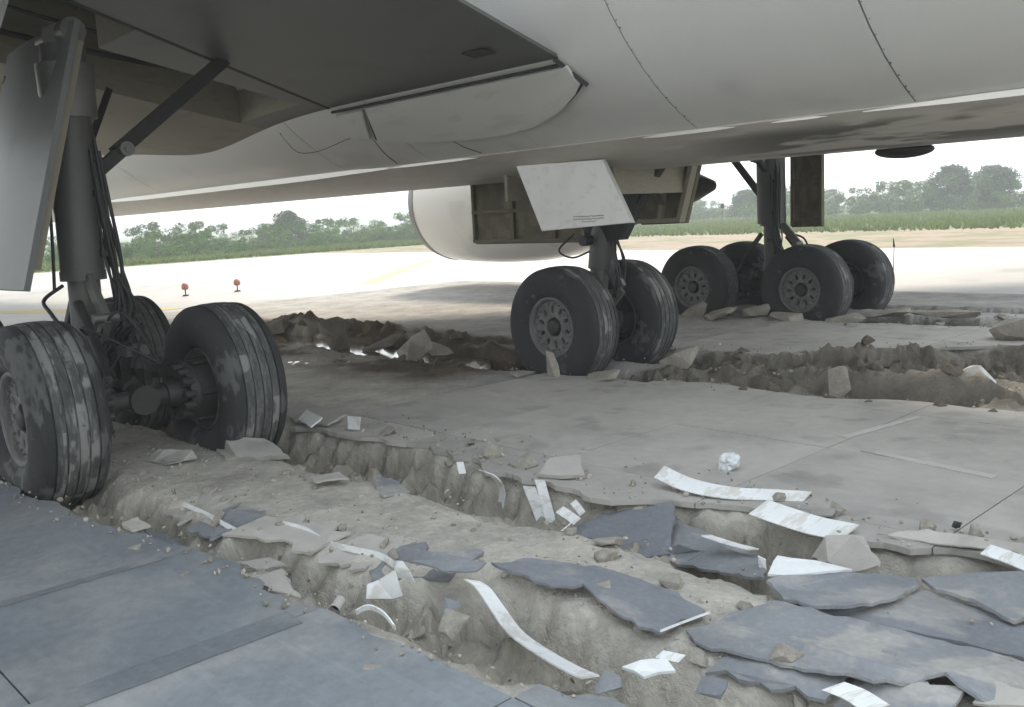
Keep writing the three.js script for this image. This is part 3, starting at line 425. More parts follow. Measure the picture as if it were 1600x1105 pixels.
  for (const y of [1.15, 1.6, 2.1]) part('clamp', box(0.16, 0.05, 0.1, gx + 0.12, y, zc - s * 0.17), M.steelDark, g);
  return g;
}
const YH = 0.464;
const legL = bogie(5.506, 1, YH, [M.tyreMuddy, M.tyreDusty]);
const legR = bogie(-5.506, -1, YH - 0.05, [M.tyreDusty], 0.23);
{ // leg doors
  const d = part('leg_door', shell((u, v) => { const y = mix(1.34, 3.42, v); return [mix(-2.25, -0.50 , u) , y, mix(6.03, 5.42, v) + 0.05 * Math.sin(u * 3.14), u * 0.4, v * 0.6]; }, 8, 10, -0.05), M.doorGrey, jet);
  for (const x of [-0.62, -1.9]) part('door_stiffener', beam([x, 1.5, 5.93], [x, 3.3, 5.40], 0.05, 0.05), M.primer, d);
  part('wing_door', shell((u, v) => [mix(-1.9, -0.35, u) , mix(2.60, 3.60, v), mix(6.33, 5.93, v), u * 0.4, v * 0.6], 6, 6, -0.04), M.skinGrey, jet);
  const r = part('leg_door', [box(0.56, 1.24, 0.05, -0.52, 1.95, -5.98), box(0.05, 1.2, 0.05, -0.26, 1.95, -5.93), box(0.05, 1.2, 0.05, -0.77, 1.95, -5.93), box(0.5, 0.05, 0.05, -0.52, 1.45, -5.93), box(0.5, 0.05, 0.05, -0.52, 2.1, -5.93)], M.doorInner, jet); r.userData.label = 'brown grimy inner face of the far gear door';
}
{ // centre gear
  const yh = YH; wheel(0, yh, 0.5537, 1, M.tyreDusty, 0.4); wheel(0, yh, -0.5537, -1, M.tyreMuddy, 2.4);
  const g = new THREE.Group(); g.name = 'centre_gear_leg'; jet.add(g);
  part('strut_piston', [bar([0, yh, -0.5], [0, yh, 0.5], 0.09, 0.09, 18), bar([0.0, yh - 0.05, 0], [0.12, 1.12, 0], 0.115, 0.115, 22), bar([0.0, yh - 0.15, 0], [0.02, yh + 0.2, 0], 0.16, 0.14, 20)], M.steel, g);
  part('strut_cylinder', [bar([0.12, 1.08, 0], [0.34, 2.3, 0], 0.15, 0.17, 24)], M.strutGrey, g);
  part('drag_brace', [beam([0.1, 1.5, 0.0], [-0.9, 2.3, 0.1], 0.14, 0.12), beam([0.16, 1.45, -0.12], [0.75, 2.3, -0.35], 0.22, 0.1), bar([0.1, 1.42, -0.28], [0.1, 1.42, 0.28], 0.06, 0.06)], M.steelDark, g);
  part('trunnion', (() => { const q = new THREE.CylinderGeometry(0.52, 0.20, 0.62, 4, 1); q.rotateY(Math.PI / 4); q.translate(0.25, 1.72, -0.05); return q; })(), M.steelDark, g);
  part('torque_link', [beam([0.24, 1.15, 0], [0.42, 0.86, 0], 0.14, 0.05), beam([0.42, 0.86, 0], [0.14, 0.56, 0], 0.14, 0.05)], M.steel, g);
  const hs = [], R = rng(21); for (let k = 0; k < 6; k++) hs.push(hose([[0.3, 1.6, (R() - 0.5) * 0.3], [0.36 + 0.1 * R(), 1.2, (R() - 0.5) * 0.3], [0.42, 0.9, (R() - 0.5) * 0.4], [0.18, 0.55, (R() - 0.5) * 0.6]], 0.012)); hs.push(hose([[-0.1, 1.5, 0.2], [-0.35, 1.3, 0.2], [-0.2, 1.22, 0.15], [0.1, 1.3, 0.12]], 0.012));
  part('hydraulic_hose', hs, M.rubberHose, g);
  // doors
  const dr = (pts, z, t, mat, label) => { const s = new THREE.Shape(pts.map(p => new THREE.Vector2(...p))); const q = new THREE.ExtrudeGeometry(s, { depth: t, bevelEnabled: true, bevelSize: 0.006, bevelThickness: 0.006, bevelSegments: 1 }); q.translate(0, 0, z); const m = part('gear_door', q, mat, jet); if (label) m.userData.label = label; return m; };
  const w = dr([[-0.36, 2.30], [0.92, 2.27], [1.28, 1.62], [0.0, 1.565]], 0.78, 0.05, M.skin, 'white slanted door in front of the centre gear');
  // faded printed warning on the door
  const R2 = rng(8), mk = []; for (let k = 0; k < 26; k++) { mk.push(box(0.02 + R2() * 0.02, 0.012, 0.002, 0.50 + (k % 13) * 0.034, 1.70 - Math.floor(k / 13) * 0.03 + 0.006 * R2(), 0.838)); } for (let k = 0; k < 6; k++) mk.push(box(0.022, 0.012, 0.002, 0.62 + k * 0.034, 1.645, 0.838)); part('door_print', mk, std(lin(0.33, 0.30, 0.25), 0.8), w);
  const b = dr([[-3.05, 2.27], [-0.95, 2.27], [-0.95, 1.36], [-3.05, 1.36]], -0.92, 0.05, M.doorInner, 'brown grimy inner face of the open belly door');
  part('door_rib', [box(2.1, 0.05, 0.06, -2.0, 1.40, -0.84), box(2.1, 0.05, 0.06, -2.0, 1.82, -0.84), box(0.05, 0.86, 0.06, -3.02, 1.83, -0.84), box(0.05, 0.86, 0.06, -2.2, 1.83, -0.84), box(0.05, 0.86, 0.06, -1.4, 1.83, -0.84)], M.doorInner, b);
  const c = dr([[-0.18, 2.30], [0.90, 2.28], [0.68, 1.565], [0.02, 1.56]], -0.98, 0.06, M.doorInner, 'dark inner face of the rear belly door');
  part('door_rib', [beam([0.86, 2.26, -0.86], [0.65, 1.58, -0.86], 0.06, 0.12), box(0.66, 0.05, 0.10, 0.34, 1.60, -0.86), beam([0.45, 2.26, -0.86], [0.36, 1.6, -0.86], 0.05, 0.08)], M.primer, c);
  part('bay_wall', [box(1.5, 0.5, 0.05, -0.1, 2.16, -0.5), box(0.05, 0.4, 1.3, 0.72, 2.12, -0.2), box(0.05, 0.4, 1.3, -0.85, 2.12, -0.1)], M.primer, g);
  part('door_link', bar([-0.5, 2.2, -0.3], [-1.1, 1.6, -0.84], 0.03), M.steel, g); part('door_link', bar([0.3, 2.2, -0.3], [0.4, 1.8, -0.86], 0.03), M.steel, g);
}
{ // flat blister under the belly
  const q = new THREE.SphereGeometry(1, 32, 16); q.scale(0.27, 0.07, 0.2); q.translate(3.5, 2.168, -0.45); const m = part('belly_blister', q, M.steelDark, jet); m.userData.label = 'dark lens-shaped blister under the belly';
}
shadowOn(jet);
// ---------------------------------------------------------------- broken lids, tapes and rubble
const blueLid = (pts, label, t = 0.03, seed = 1, mat = M.brokenA) => solo('broken_lid', board(pts.map(p => [p[0], p[1] + 0.004, p[2]]), t * 0.5, 0.026, seed, 0.05), mat, label, 'broken panel');
blueLid([[3.577, -0.170, 4.386], [3.663, -0.100, 4.140], [3.879, -0.060, 4.032], [4.047, 0.000, 3.948], [4.189, -0.040, 4.091], [4.347, -0.130, 4.366], [4.258, -0.150, 4.445], [3.906, -0.180, 4.368]], 'dark blue-grey board sunk in the rut beside two short white strips', 0.03, 3, M.brokenB);
blueLid([[4.089, -0.100, 3.945], [4.355, -0.120, 3.990], [4.823, -0.060, 4.241], [5.054, -0.030, 4.554], [4.692, -0.120, 4.425], [4.302, -0.160, 4.400]], 'narrow blue-grey board under the short white strip in the rut', 0.03, 5);
blueLid([[5.148, 0.030, 4.696], [5.219, 0.050, 4.553], [5.416, 0.040, 4.389], [5.615, 0.010, 4.199], [5.673, 0.010, 4.294], [5.655, 0.030, 4.551], [5.560, 0.050, 4.776], [5.316, 0.030, 4.834]], 'blue-grey board tipped up beside the torn white sheet', 0.03, 7, M.brokenB);
blueLid([[5.638, 0.005, 4.183], [5.783, 0.000, 3.969], [5.945, 0.000, 3.795], [6.031, 0.000, 3.725], [6.176, 0.000, 4.209], [6.109, 0.020, 4.419], [5.962, 0.030, 4.353], [5.793, 0.020, 4.289]], 'blue-grey board with a hooked crack at the right edge of the photo', 0.03, 9);
blueLid([[5.286, -0.010, 4.784], [5.521, -0.005, 4.688], [5.638, -0.010, 4.480], [5.669, -0.015, 4.257], [5.932, -0.010, 4.302], [6.100, -0.010, 4.389], [6.184, -0.010, 4.238], [6.308, -0.010, 4.653], [5.949, -0.010, 4.684], [5.626, -0.010, 4.727]], 'wide blue-grey board lying flat between the two near ruts', 0.03, 11, M.brokenB);
blueLid([[5.160, 0.020, 5.335], [5.292, 0.030, 4.863], [5.650, 0.025, 4.806], [5.962, 0.010, 4.749], [6.239, 0.000, 4.713], [6.329, 0.000, 4.725], [6.438, 0.000, 5.090], [6.263, 0.010, 5.133], [6.109, 0.070, 5.107], [6.018, 0.020, 5.171], [5.876, 0.050, 5.284], [5.630, 0.010, 5.306], [5.354, 0.010, 5.358], [5.230, 0.010, 5.376]], 'largest blue-grey board with a lifted dark-edged corner above the near rut', 0.026, 13);
blueLid([[4.033, 0.050, 5.388], [4.186, 0.070, 5.253], [4.326, 0.060, 5.182], [4.585, 0.060, 5.106], [4.951, 0.050, 5.101], [5.122, 0.030, 5.144], [5.108, 0.030, 5.438], [4.861, 0.045, 5.425], [4.581, 0.060, 5.317], [4.467, 0.050, 5.410], [4.198, 0.045, 5.406]], 'long blue-grey board tilted on the sand island above the curved white tape', 0.026, 15, M.brokenB);
blueLid([[3.697, 0.050, 5.639], [3.823, 0.070, 5.491], [4.032, 0.060, 5.421], [4.057, 0.050, 5.507], [3.903, 0.040, 5.601]], 'small dusty blue board on the lip beyond the upright white shard', 0.02, 17);
blueLid([[4.971, -0.120, 3.966], [5.054, 0.020, 3.972], [5.236, 0.050, 3.934], [5.416, 0.000, 4.147], [5.303, -0.050, 4.192]], 'pale grey board leaning up behind the torn white sheet', 0.025, 19, M.slabDust);
blueLid([[3.057, 0.030, 4.081], [3.021, 0.100, 3.905], [3.142, 0.110, 3.759], [3.333, 0.030, 3.912]], 'brown-grey slab lying on the far lip of the inner rut', 0.05, 21, M.slabDust2);
blueLid([[0.146, 0.020, 4.979], [0.527, 0.120, 5.046], [0.844, 0.120, 4.873], [1.154, 0.030, 4.849], [0.767, 0.020, 5.176]], 'grey slab wedged against the inner near tyre', 0.09, 23, M.slabDust2);
blueLid([[0.264, 0.000, 5.590], [0.326, 0.090, 5.490], [0.554, 0.080, 5.327], [0.626, 0.030, 5.324], [0.582, 0.020, 5.537]], 'thin shard lying between the two near tyres', 0.02, 25, M.slabDust2);
blueLid([[-0.495, 0.020, 3.903], [-0.529, 0.060, 3.726], [0.416, 0.070, 3.838], [0.482, 0.030, 4.069], [0.004, -0.000, 4.117]], 'grey slab under the white scrap beside the inner near tyre', 0.03, 27, M.slabDust2);
blueLid([[1.884, 0.050, 5.099], [1.983, 0.060, 4.932], [2.144, 0.050, 4.962], [2.058, 0.050, 5.157]], 'thin grey shard lying on the sand island', 0.02, 29, M.slabDust);
blueLid([[2.136, 0.020, 4.723], [2.411, 0.030, 4.752], [2.581, 0.000, 4.789], [2.593, 0.020, 4.999], [2.351, 0.020, 4.902]], 'small blue-grey shard at the near edge of the inner rut', 0.03, 31);
blueLid([[2.469, -0.040, 5.707], [2.569, 0.020, 5.588], [2.868, 0.000, 5.645], [2.720, -0.050, 5.747]], 'pale shard hanging from the lip of the outer rut', 0.02, 33, M.slabDust);
blueLid([[2.704, -0.060, 6.107], [2.924, -0.050, 6.079], [3.013, -0.040, 5.957], [2.797, -0.060, 5.934]], 'pale strip of lid at the bottom of the outer rut', 0.02, 35, M.slabDust);
blueLid([[1.742, 0.020, 6.327], [1.795, 0.050, 6.247], [1.969, 0.030, 6.243], [1.938, 0.020, 6.346]], 'pale chip on the lip behind the outer near tyre', 0.03, 37, M.slabDust);
blueLid([[1.916, 0.000, 6.263], [2.036, -0.030, 6.173], [2.356, -0.050, 6.172], [2.643, -0.040, 6.224], [2.531, 0.000, 6.303], [2.228, 0.000, 6.317]], 'dark blue shards slumped into the outer rut behind the tyre', 0.03, 39, M.brokenB);
blueLid([[3.107, -0.020, 6.193], [3.226, 0.030, 6.092], [3.604, 0.020, 6.209], [3.394, 0.000, 6.226]], 'triangular beige flake at the near lip of the outer rut', 0.02, 41, M.slabDust);
blueLid([[4.420, -0.060, 4.495], [4.513, 0.000, 4.506], [4.637, -0.020, 4.457], [4.582, -0.070, 4.520]], 'little blue-grey flake between the sunken boards', 0.02, 43, M.brokenB);
blueLid([[4.798, 0.020, 3.669], [4.909, 0.040, 3.588], [4.938, 0.030, 3.682], [4.839, 0.020, 3.722]], 'dark flat flake on the pavement beyond the white tape', 0.02, 45, M.slabDust2);
blueLid([[5.240, 0.020, 3.786], [5.444, 0.050, 3.646], [5.698, 0.040, 3.576], [5.853, 0.030, 3.510], [5.887, 0.010, 3.614], [5.628, 0.020, 3.713], [5.384, 0.000, 3.734]], 'long lifted grey sheet along the far lip at the right', 0.015, 47, M.slabDust);
blueLid([[6.214, 0.030, 4.994], [6.343, 0.060, 5.043], [6.372, 0.050, 5.132], [6.210, 0.000, 5.129]], 'pale board corner at the bottom right of the photo', 0.02, 49, M.slabDust);

// white tape and torn sheets
function tape(pts, w, side, label, twist = 0, t = 0.007) { return solo('white_strip', ribbon(pts, w, side, t, twist), M.white, label, 'white strip'); }
const Z = [0, 0, 1], X = [1, 0, 0];
tape([[4.126, 0.050, 5.604], [4.165, 0.020, 5.576], [4.252, -0.060, 5.567], [4.451, -0.100, 5.637], [4.685, -0.100, 5.693], [4.929, -0.060, 5.775], [5.060, -0.030, 5.818]], 0.085, [-0.3, 0.35, 0.9], 'long white tape curving down into the outer rut', 0.2);
tape([[3.803, 0.100, 3.737], [4.030, 0.060, 3.748], [4.287, 0.040, 3.686], [4.467, 0.030, 3.556], [4.651, 0.020, 3.423]], 0.11, [0.1, 0.5, -0.8], 'long white tape curled over the far lip of the inner rut', -0.3);
tape([[4.594, 0.060, 3.867], [4.753, 0.040, 3.865], [4.916, 0.020, 3.851], [5.122, 0.020, 3.843]], 0.15, [0.25, 0.35, -0.8], 'broad white tape on the lip under the curled one');
tape([[4.546, 0.000, 4.306], [4.691, -0.010, 4.304], [4.823, -0.020, 4.283]], 0.075, [-0.2, 0.2, 1], 'short white strip lying over the sunken blue boards');
tape([[5.749, 0.040, 3.719], [5.854, 0.030, 3.730], [5.999, 0.030, 3.798]], 0.085, [0.2, 0.3, -0.8], 'white tape at the right edge of the photo on the far lip');
tape([[2.678, 0.030, 4.246], [2.787, 0.000, 4.229], [2.772, -0.120, 4.152], [2.745, -0.260, 4.161]], 0.075, [1, 0.1, 0.2], 'white tape arching down into the inner rut');
tape([[3.076, -0.020, 4.188], [3.136, -0.140, 4.184], [3.212, -0.260, 4.196]], 0.09, [1, 0.05, -0.3], 'left one of the two pale strips leaning in the inner rut');
tape([[3.127, 0.020, 4.135], [3.196, -0.100, 4.159], [3.275, -0.240, 4.188]], 0.075, [1, 0.05, -0.3], 'right one of the two pale strips leaning in the inner rut');
tape([[3.525, -0.040, 4.369], [3.601, -0.060, 4.372], [3.683, -0.080, 4.383]], 0.06, [0.5, 0.6, -0.6], 'short white strip left of the sunken blue board, the lower one');
tape([[3.530, -0.020, 4.252], [3.589, -0.040, 4.272], [3.652, -0.060, 4.302]], 0.045, [0.6, 0.6, -0.5], 'short white strip left of the sunken blue board, the upper one');
tape([[3.663, -0.120, 4.498], [3.636, -0.100, 4.360]], 0.03, [0.5, 0.6, 0.6], 'thin white sliver touching the tip of the sunken blue board');
tape([[3.605, 0.040, 5.658], [3.658, -0.000, 5.662], [3.687, -0.120, 5.624]], 0.085, [1, 0.1, -0.3], 'white tape hanging from the lip into the outer rut');
tape([[3.945, 0.020, 6.133], [4.001, 0.050, 6.103], [4.089, 0.040, 6.087], [4.171, 0.000, 6.089]], 0.03, [0.3, 0.9, 0.3], 'thin white strip bent over the near lip of the outer rut');
tape([[5.200, 0.020, 5.567], [5.246, 0.020, 5.555], [5.280, 0.010, 5.527]], 0.045, [0.2, 0.4, -0.8], 'small white sliver beside the white shard in the near rut');
tape([[5.825, 0.030, 5.376], [5.899, 0.020, 5.364], [5.995, 0.010, 5.387]], 0.085, [0.6, 0.3, -0.6], 'white tape at the bottom edge under the largest blue board');
tape([[1.668, 0.020, 5.912], [1.920, 0.000, 5.882], [2.250, 0.010, 5.918], [2.366, -0.020, 5.890]], 0.03, [0.3, 0.9, -0.2], 'torn pale tape along the outer rut nearest the tyre');
tape([[2.567, 0.030, 5.714], [2.749, 0.020, 5.675], [2.957, 0.000, 5.680], [3.224, 0.020, 5.687], [3.404, 0.010, 5.628], [3.619, 0.030, 5.682]], 0.035, [0.3, 0.9, -0.2], 'torn pale tape along the middle of the outer rut lip');
tape([[5.107, 0.035, 5.437], [5.126, 0.035, 5.319], [5.156, 0.035, 5.155]], 0.022, [0.5, 0.2, 0.7], 'thin white sealing line between the two tilted blue boards');
const sheetW = (pts, label, seed) => solo('white_sheet', board(pts, 0.012, 0.012, seed, 0.06), M.white, label, 'torn sheet');
sheetW([[5.088, 0.080, 4.499], [5.244, 0.070, 4.423], [5.400, 0.050, 4.374], [5.330, 0.060, 4.494], [5.268, 0.050, 4.543], [5.218, 0.040, 4.592], [5.134, 0.050, 4.663]], 'torn white sheet lying on the blue boards in the rut', 3);
sheetW([[3.671, 0.000, 5.884], [3.714, 0.020, 5.849], [3.798, 0.080, 5.806], [3.820, -0.050, 5.787], [3.730, -0.080, 5.831], [3.689, -0.060, 5.906]], 'upright white shard in the outer rut', 5);
sheetW([[5.157, 0.020, 5.742], [5.214, 0.050, 5.703], [5.272, 0.040, 5.613], [5.328, 0.020, 5.633], [5.299, 0.030, 5.697], [5.280, 0.030, 5.764]], 'white shard at the end of the long curved tape', 7);
sheetW([[0.124, 0.050, 4.145], [0.038, 0.100, 3.996], [0.450, 0.100, 4.101], [0.498, 0.050, 4.249]], 'white scrap on the grey slab beside the inner near tyre', 9);
sheetW([[0.729, 0.130, 4.015], [0.869, 0.130, 3.980], [0.834, 0.020, 3.979], [0.732, 0.020, 4.020]], 'small upright white scrap on the dusty pavement', 11);
sheetW([[2.443, 0.060, 4.268], [2.484, 0.060, 4.238], [2.503, -0.020, 4.237], [2.475, -0.020, 4.278]], 'small white scrap at the far edge of the inner rut', 13);
sheetW([[4.935, 0.020, 4.421], [4.963, 0.000, 4.397], [4.969, -0.050, 4.402], [4.932, -0.040, 4.411]], 'cream splinter at the end of the short white strip', 15);

// chunks
function chunkGeo(seed, sx, sy, sz, n = 20) {
  const R = rng(seed), pts = []; for (let k = 0; k < n; k++) { const v = new THREE.Vector3(R() * 2 - 1, R() * 2 - 1, R() * 2 - 1); const m = Math.max(Math.abs(v.x), Math.abs(v.y), Math.abs(v.z)); v.multiplyScalar((0.72 + 0.28 * R()) / m); pts.push(new THREE.Vector3(v.x * sx, v.y * sy, v.z * sz)); }
  const g = new ConvexGeometry(pts), P = g.attributes.position, uv = []; for (let i = 0; i < P.count; i++) uv.push(P.getX(i) + P.getY(i) * 0.6, P.getZ(i) + P.getY(i) * 0.8); g.setAttribute('uv', new THREE.Float32BufferAttribute(uv, 2)); return g;
}
function chunk(pt, s, seed, label, group, mat = M.chunk, tilt = [0, 0, 0], cat = 'rubble') { const m = solo('rubble_chunk', chunkGeo(seed, ...s), mat, label, cat, group); m.position.set(pt[0], pt[1], pt[2]); m.rotation.set(...tilt); return m; }
const at = (x, z, up = 0) => [x, bed(x, z).h + up, z];
// heaved blocks by the nose-wheel track, in front of the centre gear
chunk([[-4.272, 0.080, 0.868]][0], [0.20, 0.30, 0.20], 3, 'dark upright block standing in the broken ground ahead of the centre gear', null, M.chunkDark);
chunk([[-4.097, 0.280, 1.039]][0], [0.26, 0.10, 0.20], 5, 'dark cap resting on the upright block', null, M.chunkDark, [0.2, 0, -0.15]);
chunk([[-2.212, 0.100, 1.006]][0], [0.30, 0.16, 0.12], 7, 'pale tilted slab piece ahead of the centre gear', null, M.chunk, [0.3, 0.4, 0.5]);
chunk([[-2.264, 0.040, 0.649]][0], [0.28, 0.06, 0.16], 8, 'flat pale flake leaning on the tilted slab piece', null, M.chunk, [0.2, 0.2, -0.35]);
chunk([[0.389, 0.100, 1.169]][0], [0.09, 0.20, 0.05], 11, 'small upright shard in front of the centre wheel', null, M.chunk, [0, 0.3, 0.1]);
chunk([[3.306, 0.060, 0.391]][0], [0.14, 0.20, 0.08], 13, 'triangular upright shard on the lip behind the centre gear', null, M.chunk, [0, -0.3, 0.1]);
chunk([[4.156, 0.050, -0.678]][0], [0.07, 0.17, 0.06], 15, 'pale splinter standing at the right end of the centre rut', null, M.white, [0.2, 0, 0.7]);
chunk([[0.376, 0.060, -4.682]][0], [0.05, 0.20, 0.06], 17, 'pale strip leaning on the far rear wheel', null, M.chunk, [0.1, 0, 0.9]);
chunk([[0.976, 0.050, -4.401]][0], [0.32, 0.06, 0.16], 19, 'pale flat slab lying beside the far rear wheel', null, M.chunk, [0.1, 0.2, 0.1]);
chunk([[-1.409, 0.080, -4.083]][0], [0.24, 0.12, 0.14], 21, 'beige block in front of the far front wheel', null, M.chunk, [0.1, 0.2, 0.3]);
chunk([[3.472, 0.100, -3.587]][0], [0.25, 0.14, 0.2], 23, 'grey block at the far right of the centre rut', null, M.chunk, [0.1, 0.2, 0.3]);
chunk([[5.513, 0.040, 3.454]][0], [0.026, 0.022, 0.026], 25, 'small black lump on the lifted grey sheet', null, M.rubberHose);
chunk([[4.160, 0.000, 5.777]][0], [0.06, 0.02, 0.05], 27, 'blue-grey lump beside the long curved tape', null, M.brokenA, [0.2, 0.5, 0.2]);
chunk([[4.292, -0.020, 5.871]][0], [0.08, 0.03, 0.07], 29, 'pale lump below the blue-grey lump in the outer rut', null, M.chunk, [0.5, 0.2, 0.2]);
chunk([[5.485, 0.000, 5.617]][0], [0.06, 0.016, 0.05], 31, 'blue-grey lump at the bottom of the photo in the near rut', null, M.brokenB, [0.5, 0.2, 0.2]);
chunk([[5.199, 0.020, 5.873]][0], [0.06, 0.018, 0.06], 33, 'blue-grey lump at the lower end of the long curved tape', null, M.brokenA, [0.3, 0.8, 0.1]);
{
  const g = new THREE.Group(); g.name = 'pipe_end'; g.userData = { label: 'short grey pipe end sticking out of the outer rut', category: 'pipe' }; const P = [[3.767, 0.000, 6.116]][0]; g.position.set(...P); g.rotation.set(0.3, 0.5, 0); scene.add(g);
  const q = new THREE.LatheGeometry([[0.02, -0.04], [0.02, 0.03], [0.027, 0.035], [0.028, 0.02], [0.024, 0.012], [0.024, -0.04]].map(p => new THREE.Vector2(...p)), 20); q.rotateX(Math.PI / 2); part('sleeve', q, M.slabDust, g);
  const c = new THREE.CylinderGeometry(0.0195, 0.0195, 0.02, 16); c.rotateX(Math.PI / 2); part('plug', c, M.rubberHose, g);
}
{ // crumpled white bag
  const q = new THREE.IcosahedronGeometry(1, 4), P = q.attributes.position, v = new THREE.Vector3(); for (let i = 0; i < P.count; i++) { v.fromBufferAttribute(P, i); const f = Math.abs(vnoise(v.x * 2.6 + 7, v.y * 2.6 + v.z * 2.1, 5) - 0.5) + 0.5 * Math.abs(vnoise(v.x * 6 + v.z * 4, v.y * 6 - v.z * 3, 9) - 0.5), k = 0.72 + 0.7 * f; P.setXYZ(i, v.x * 0.085 * k, Math.max(-0.04, v.y * 0.075 * k + 0.25 * 0.08 * v.x), v.z * 0.07 * k); }
  q.computeVertexNormals();
  const m = solo('crumpled_bag', q, std(lin(0.60, 0.63, 0.64), 0.6, { map: rep(stripTex, 1, 1) }), 'crumpled whitish bag lying alone on the pavement slabs', 'bag'); const p = [[3.918, 0.040, 3.139]][0]; m.position.set(...p);
}
// thin crust of lid that overhangs the far lip of the outer rut
{
  const R = rng(515); let x = 1.5, k = 0;
  while (x < 6.6) {
    const L = 0.28 + 0.4 * R(), o = 0.06 + 0.06 * R(), n = 7, A = [], B = [], y = 0.02 + 0.02 * R(), dip = 0.03 + 0.06 * R();
    for (let i = 0; i <= n; i++) { const xx = x + L * i / n, f = lipF(RUTS[0], xx); A.push([xx, y - dip + 0.02 * (R() - 0.5), f + o + 0.07 * (R() - 0.4)]); B.push([xx, y + 0.012 * (R() - 0.5), f - 0.14 - 0.16 * R()]); }
    if (!(x > 3.5 && x < 5.1)) solo('crust_flake', board([...A, ...B.reverse()], 0.016, 0.01, 600 + k, 0.05), x > 5 || k % 3 == 1 ? M.brokenA : M.slabDust, 'thin grey flake of lid overhanging the far lip of the outer near rut', 'lid flake', 'flakes along the outer near rut');
    x += L + 0.02 + 0.25 * R() * R(); k++;
  }
}
for (const [px, sz, sd, label, rot] of [
  [[[0.964, 0.030, 1.013]][0], [0.20, 0.03, 0.14], 401, 'flat grey slab piece right of the near centre wheel', [0.15, 0.4, 0.1]],
  [[[0.024, 0.020, 1.274]][0], [0.16, 0.03, 0.10], 403, 'flat grey slab piece left of the near centre wheel', [0.1, 1.1, -0.12]],
  [[[1.145, 0.080, -0.088]][0], [0.22, 0.10, 0.18], 405, 'grey lump behind the far centre wheel', [0.2, 0.3, 0.1]],
  [[[-0.966, 0.060, -3.965]][0], [0.30, 0.05, 0.20], 407, 'beige slab tilted between the far left wheels', [0.2, 0.2, 0.22]],
  [[[-0.558, 0.080, -4.410]][0], [0.22, 0.10, 0.2], 409, 'beige lump between the far left wheels', [0.1, 0.9, 0.1]],
  [[[0.065, 0.050, -4.201]][0], [0.26, 0.06, 0.16], 411, 'beige slab under the far rear wheel', [0.15, 0.1, -0.15]],
  [[[1.219, 0.050, -5.107]][0], [0.34, 0.06, 0.2], 413, 'grey slab right of the far wheels', [0.1, 0.3, 0.05]],
  [[[2.067, 0.060, -5.176]][0], [0.5, 0.07, 0.22], 415, 'long grey slab heaved up near the right edge beyond the far rut', [0.05, 0.2, 0.04]],
  [[[-6.897, 0.100, 0.400]][0], [0.30, 0.16, 0.2], 417, 'dark brown clod at the left end of the heaved soil', [0.2, 0.4, 0.2]],
  [[[-3.414, 0.060, 0.649]][0], [0.36, 0.05, 0.2], 419, 'thin dark slab leaning on the heaved soil ahead of the centre gear', [0.3, 0.2, 0.2]]])
  chunk(px, sz, sd, label, null, sd > 416 ? M.chunkDark : M.chunk, rot);
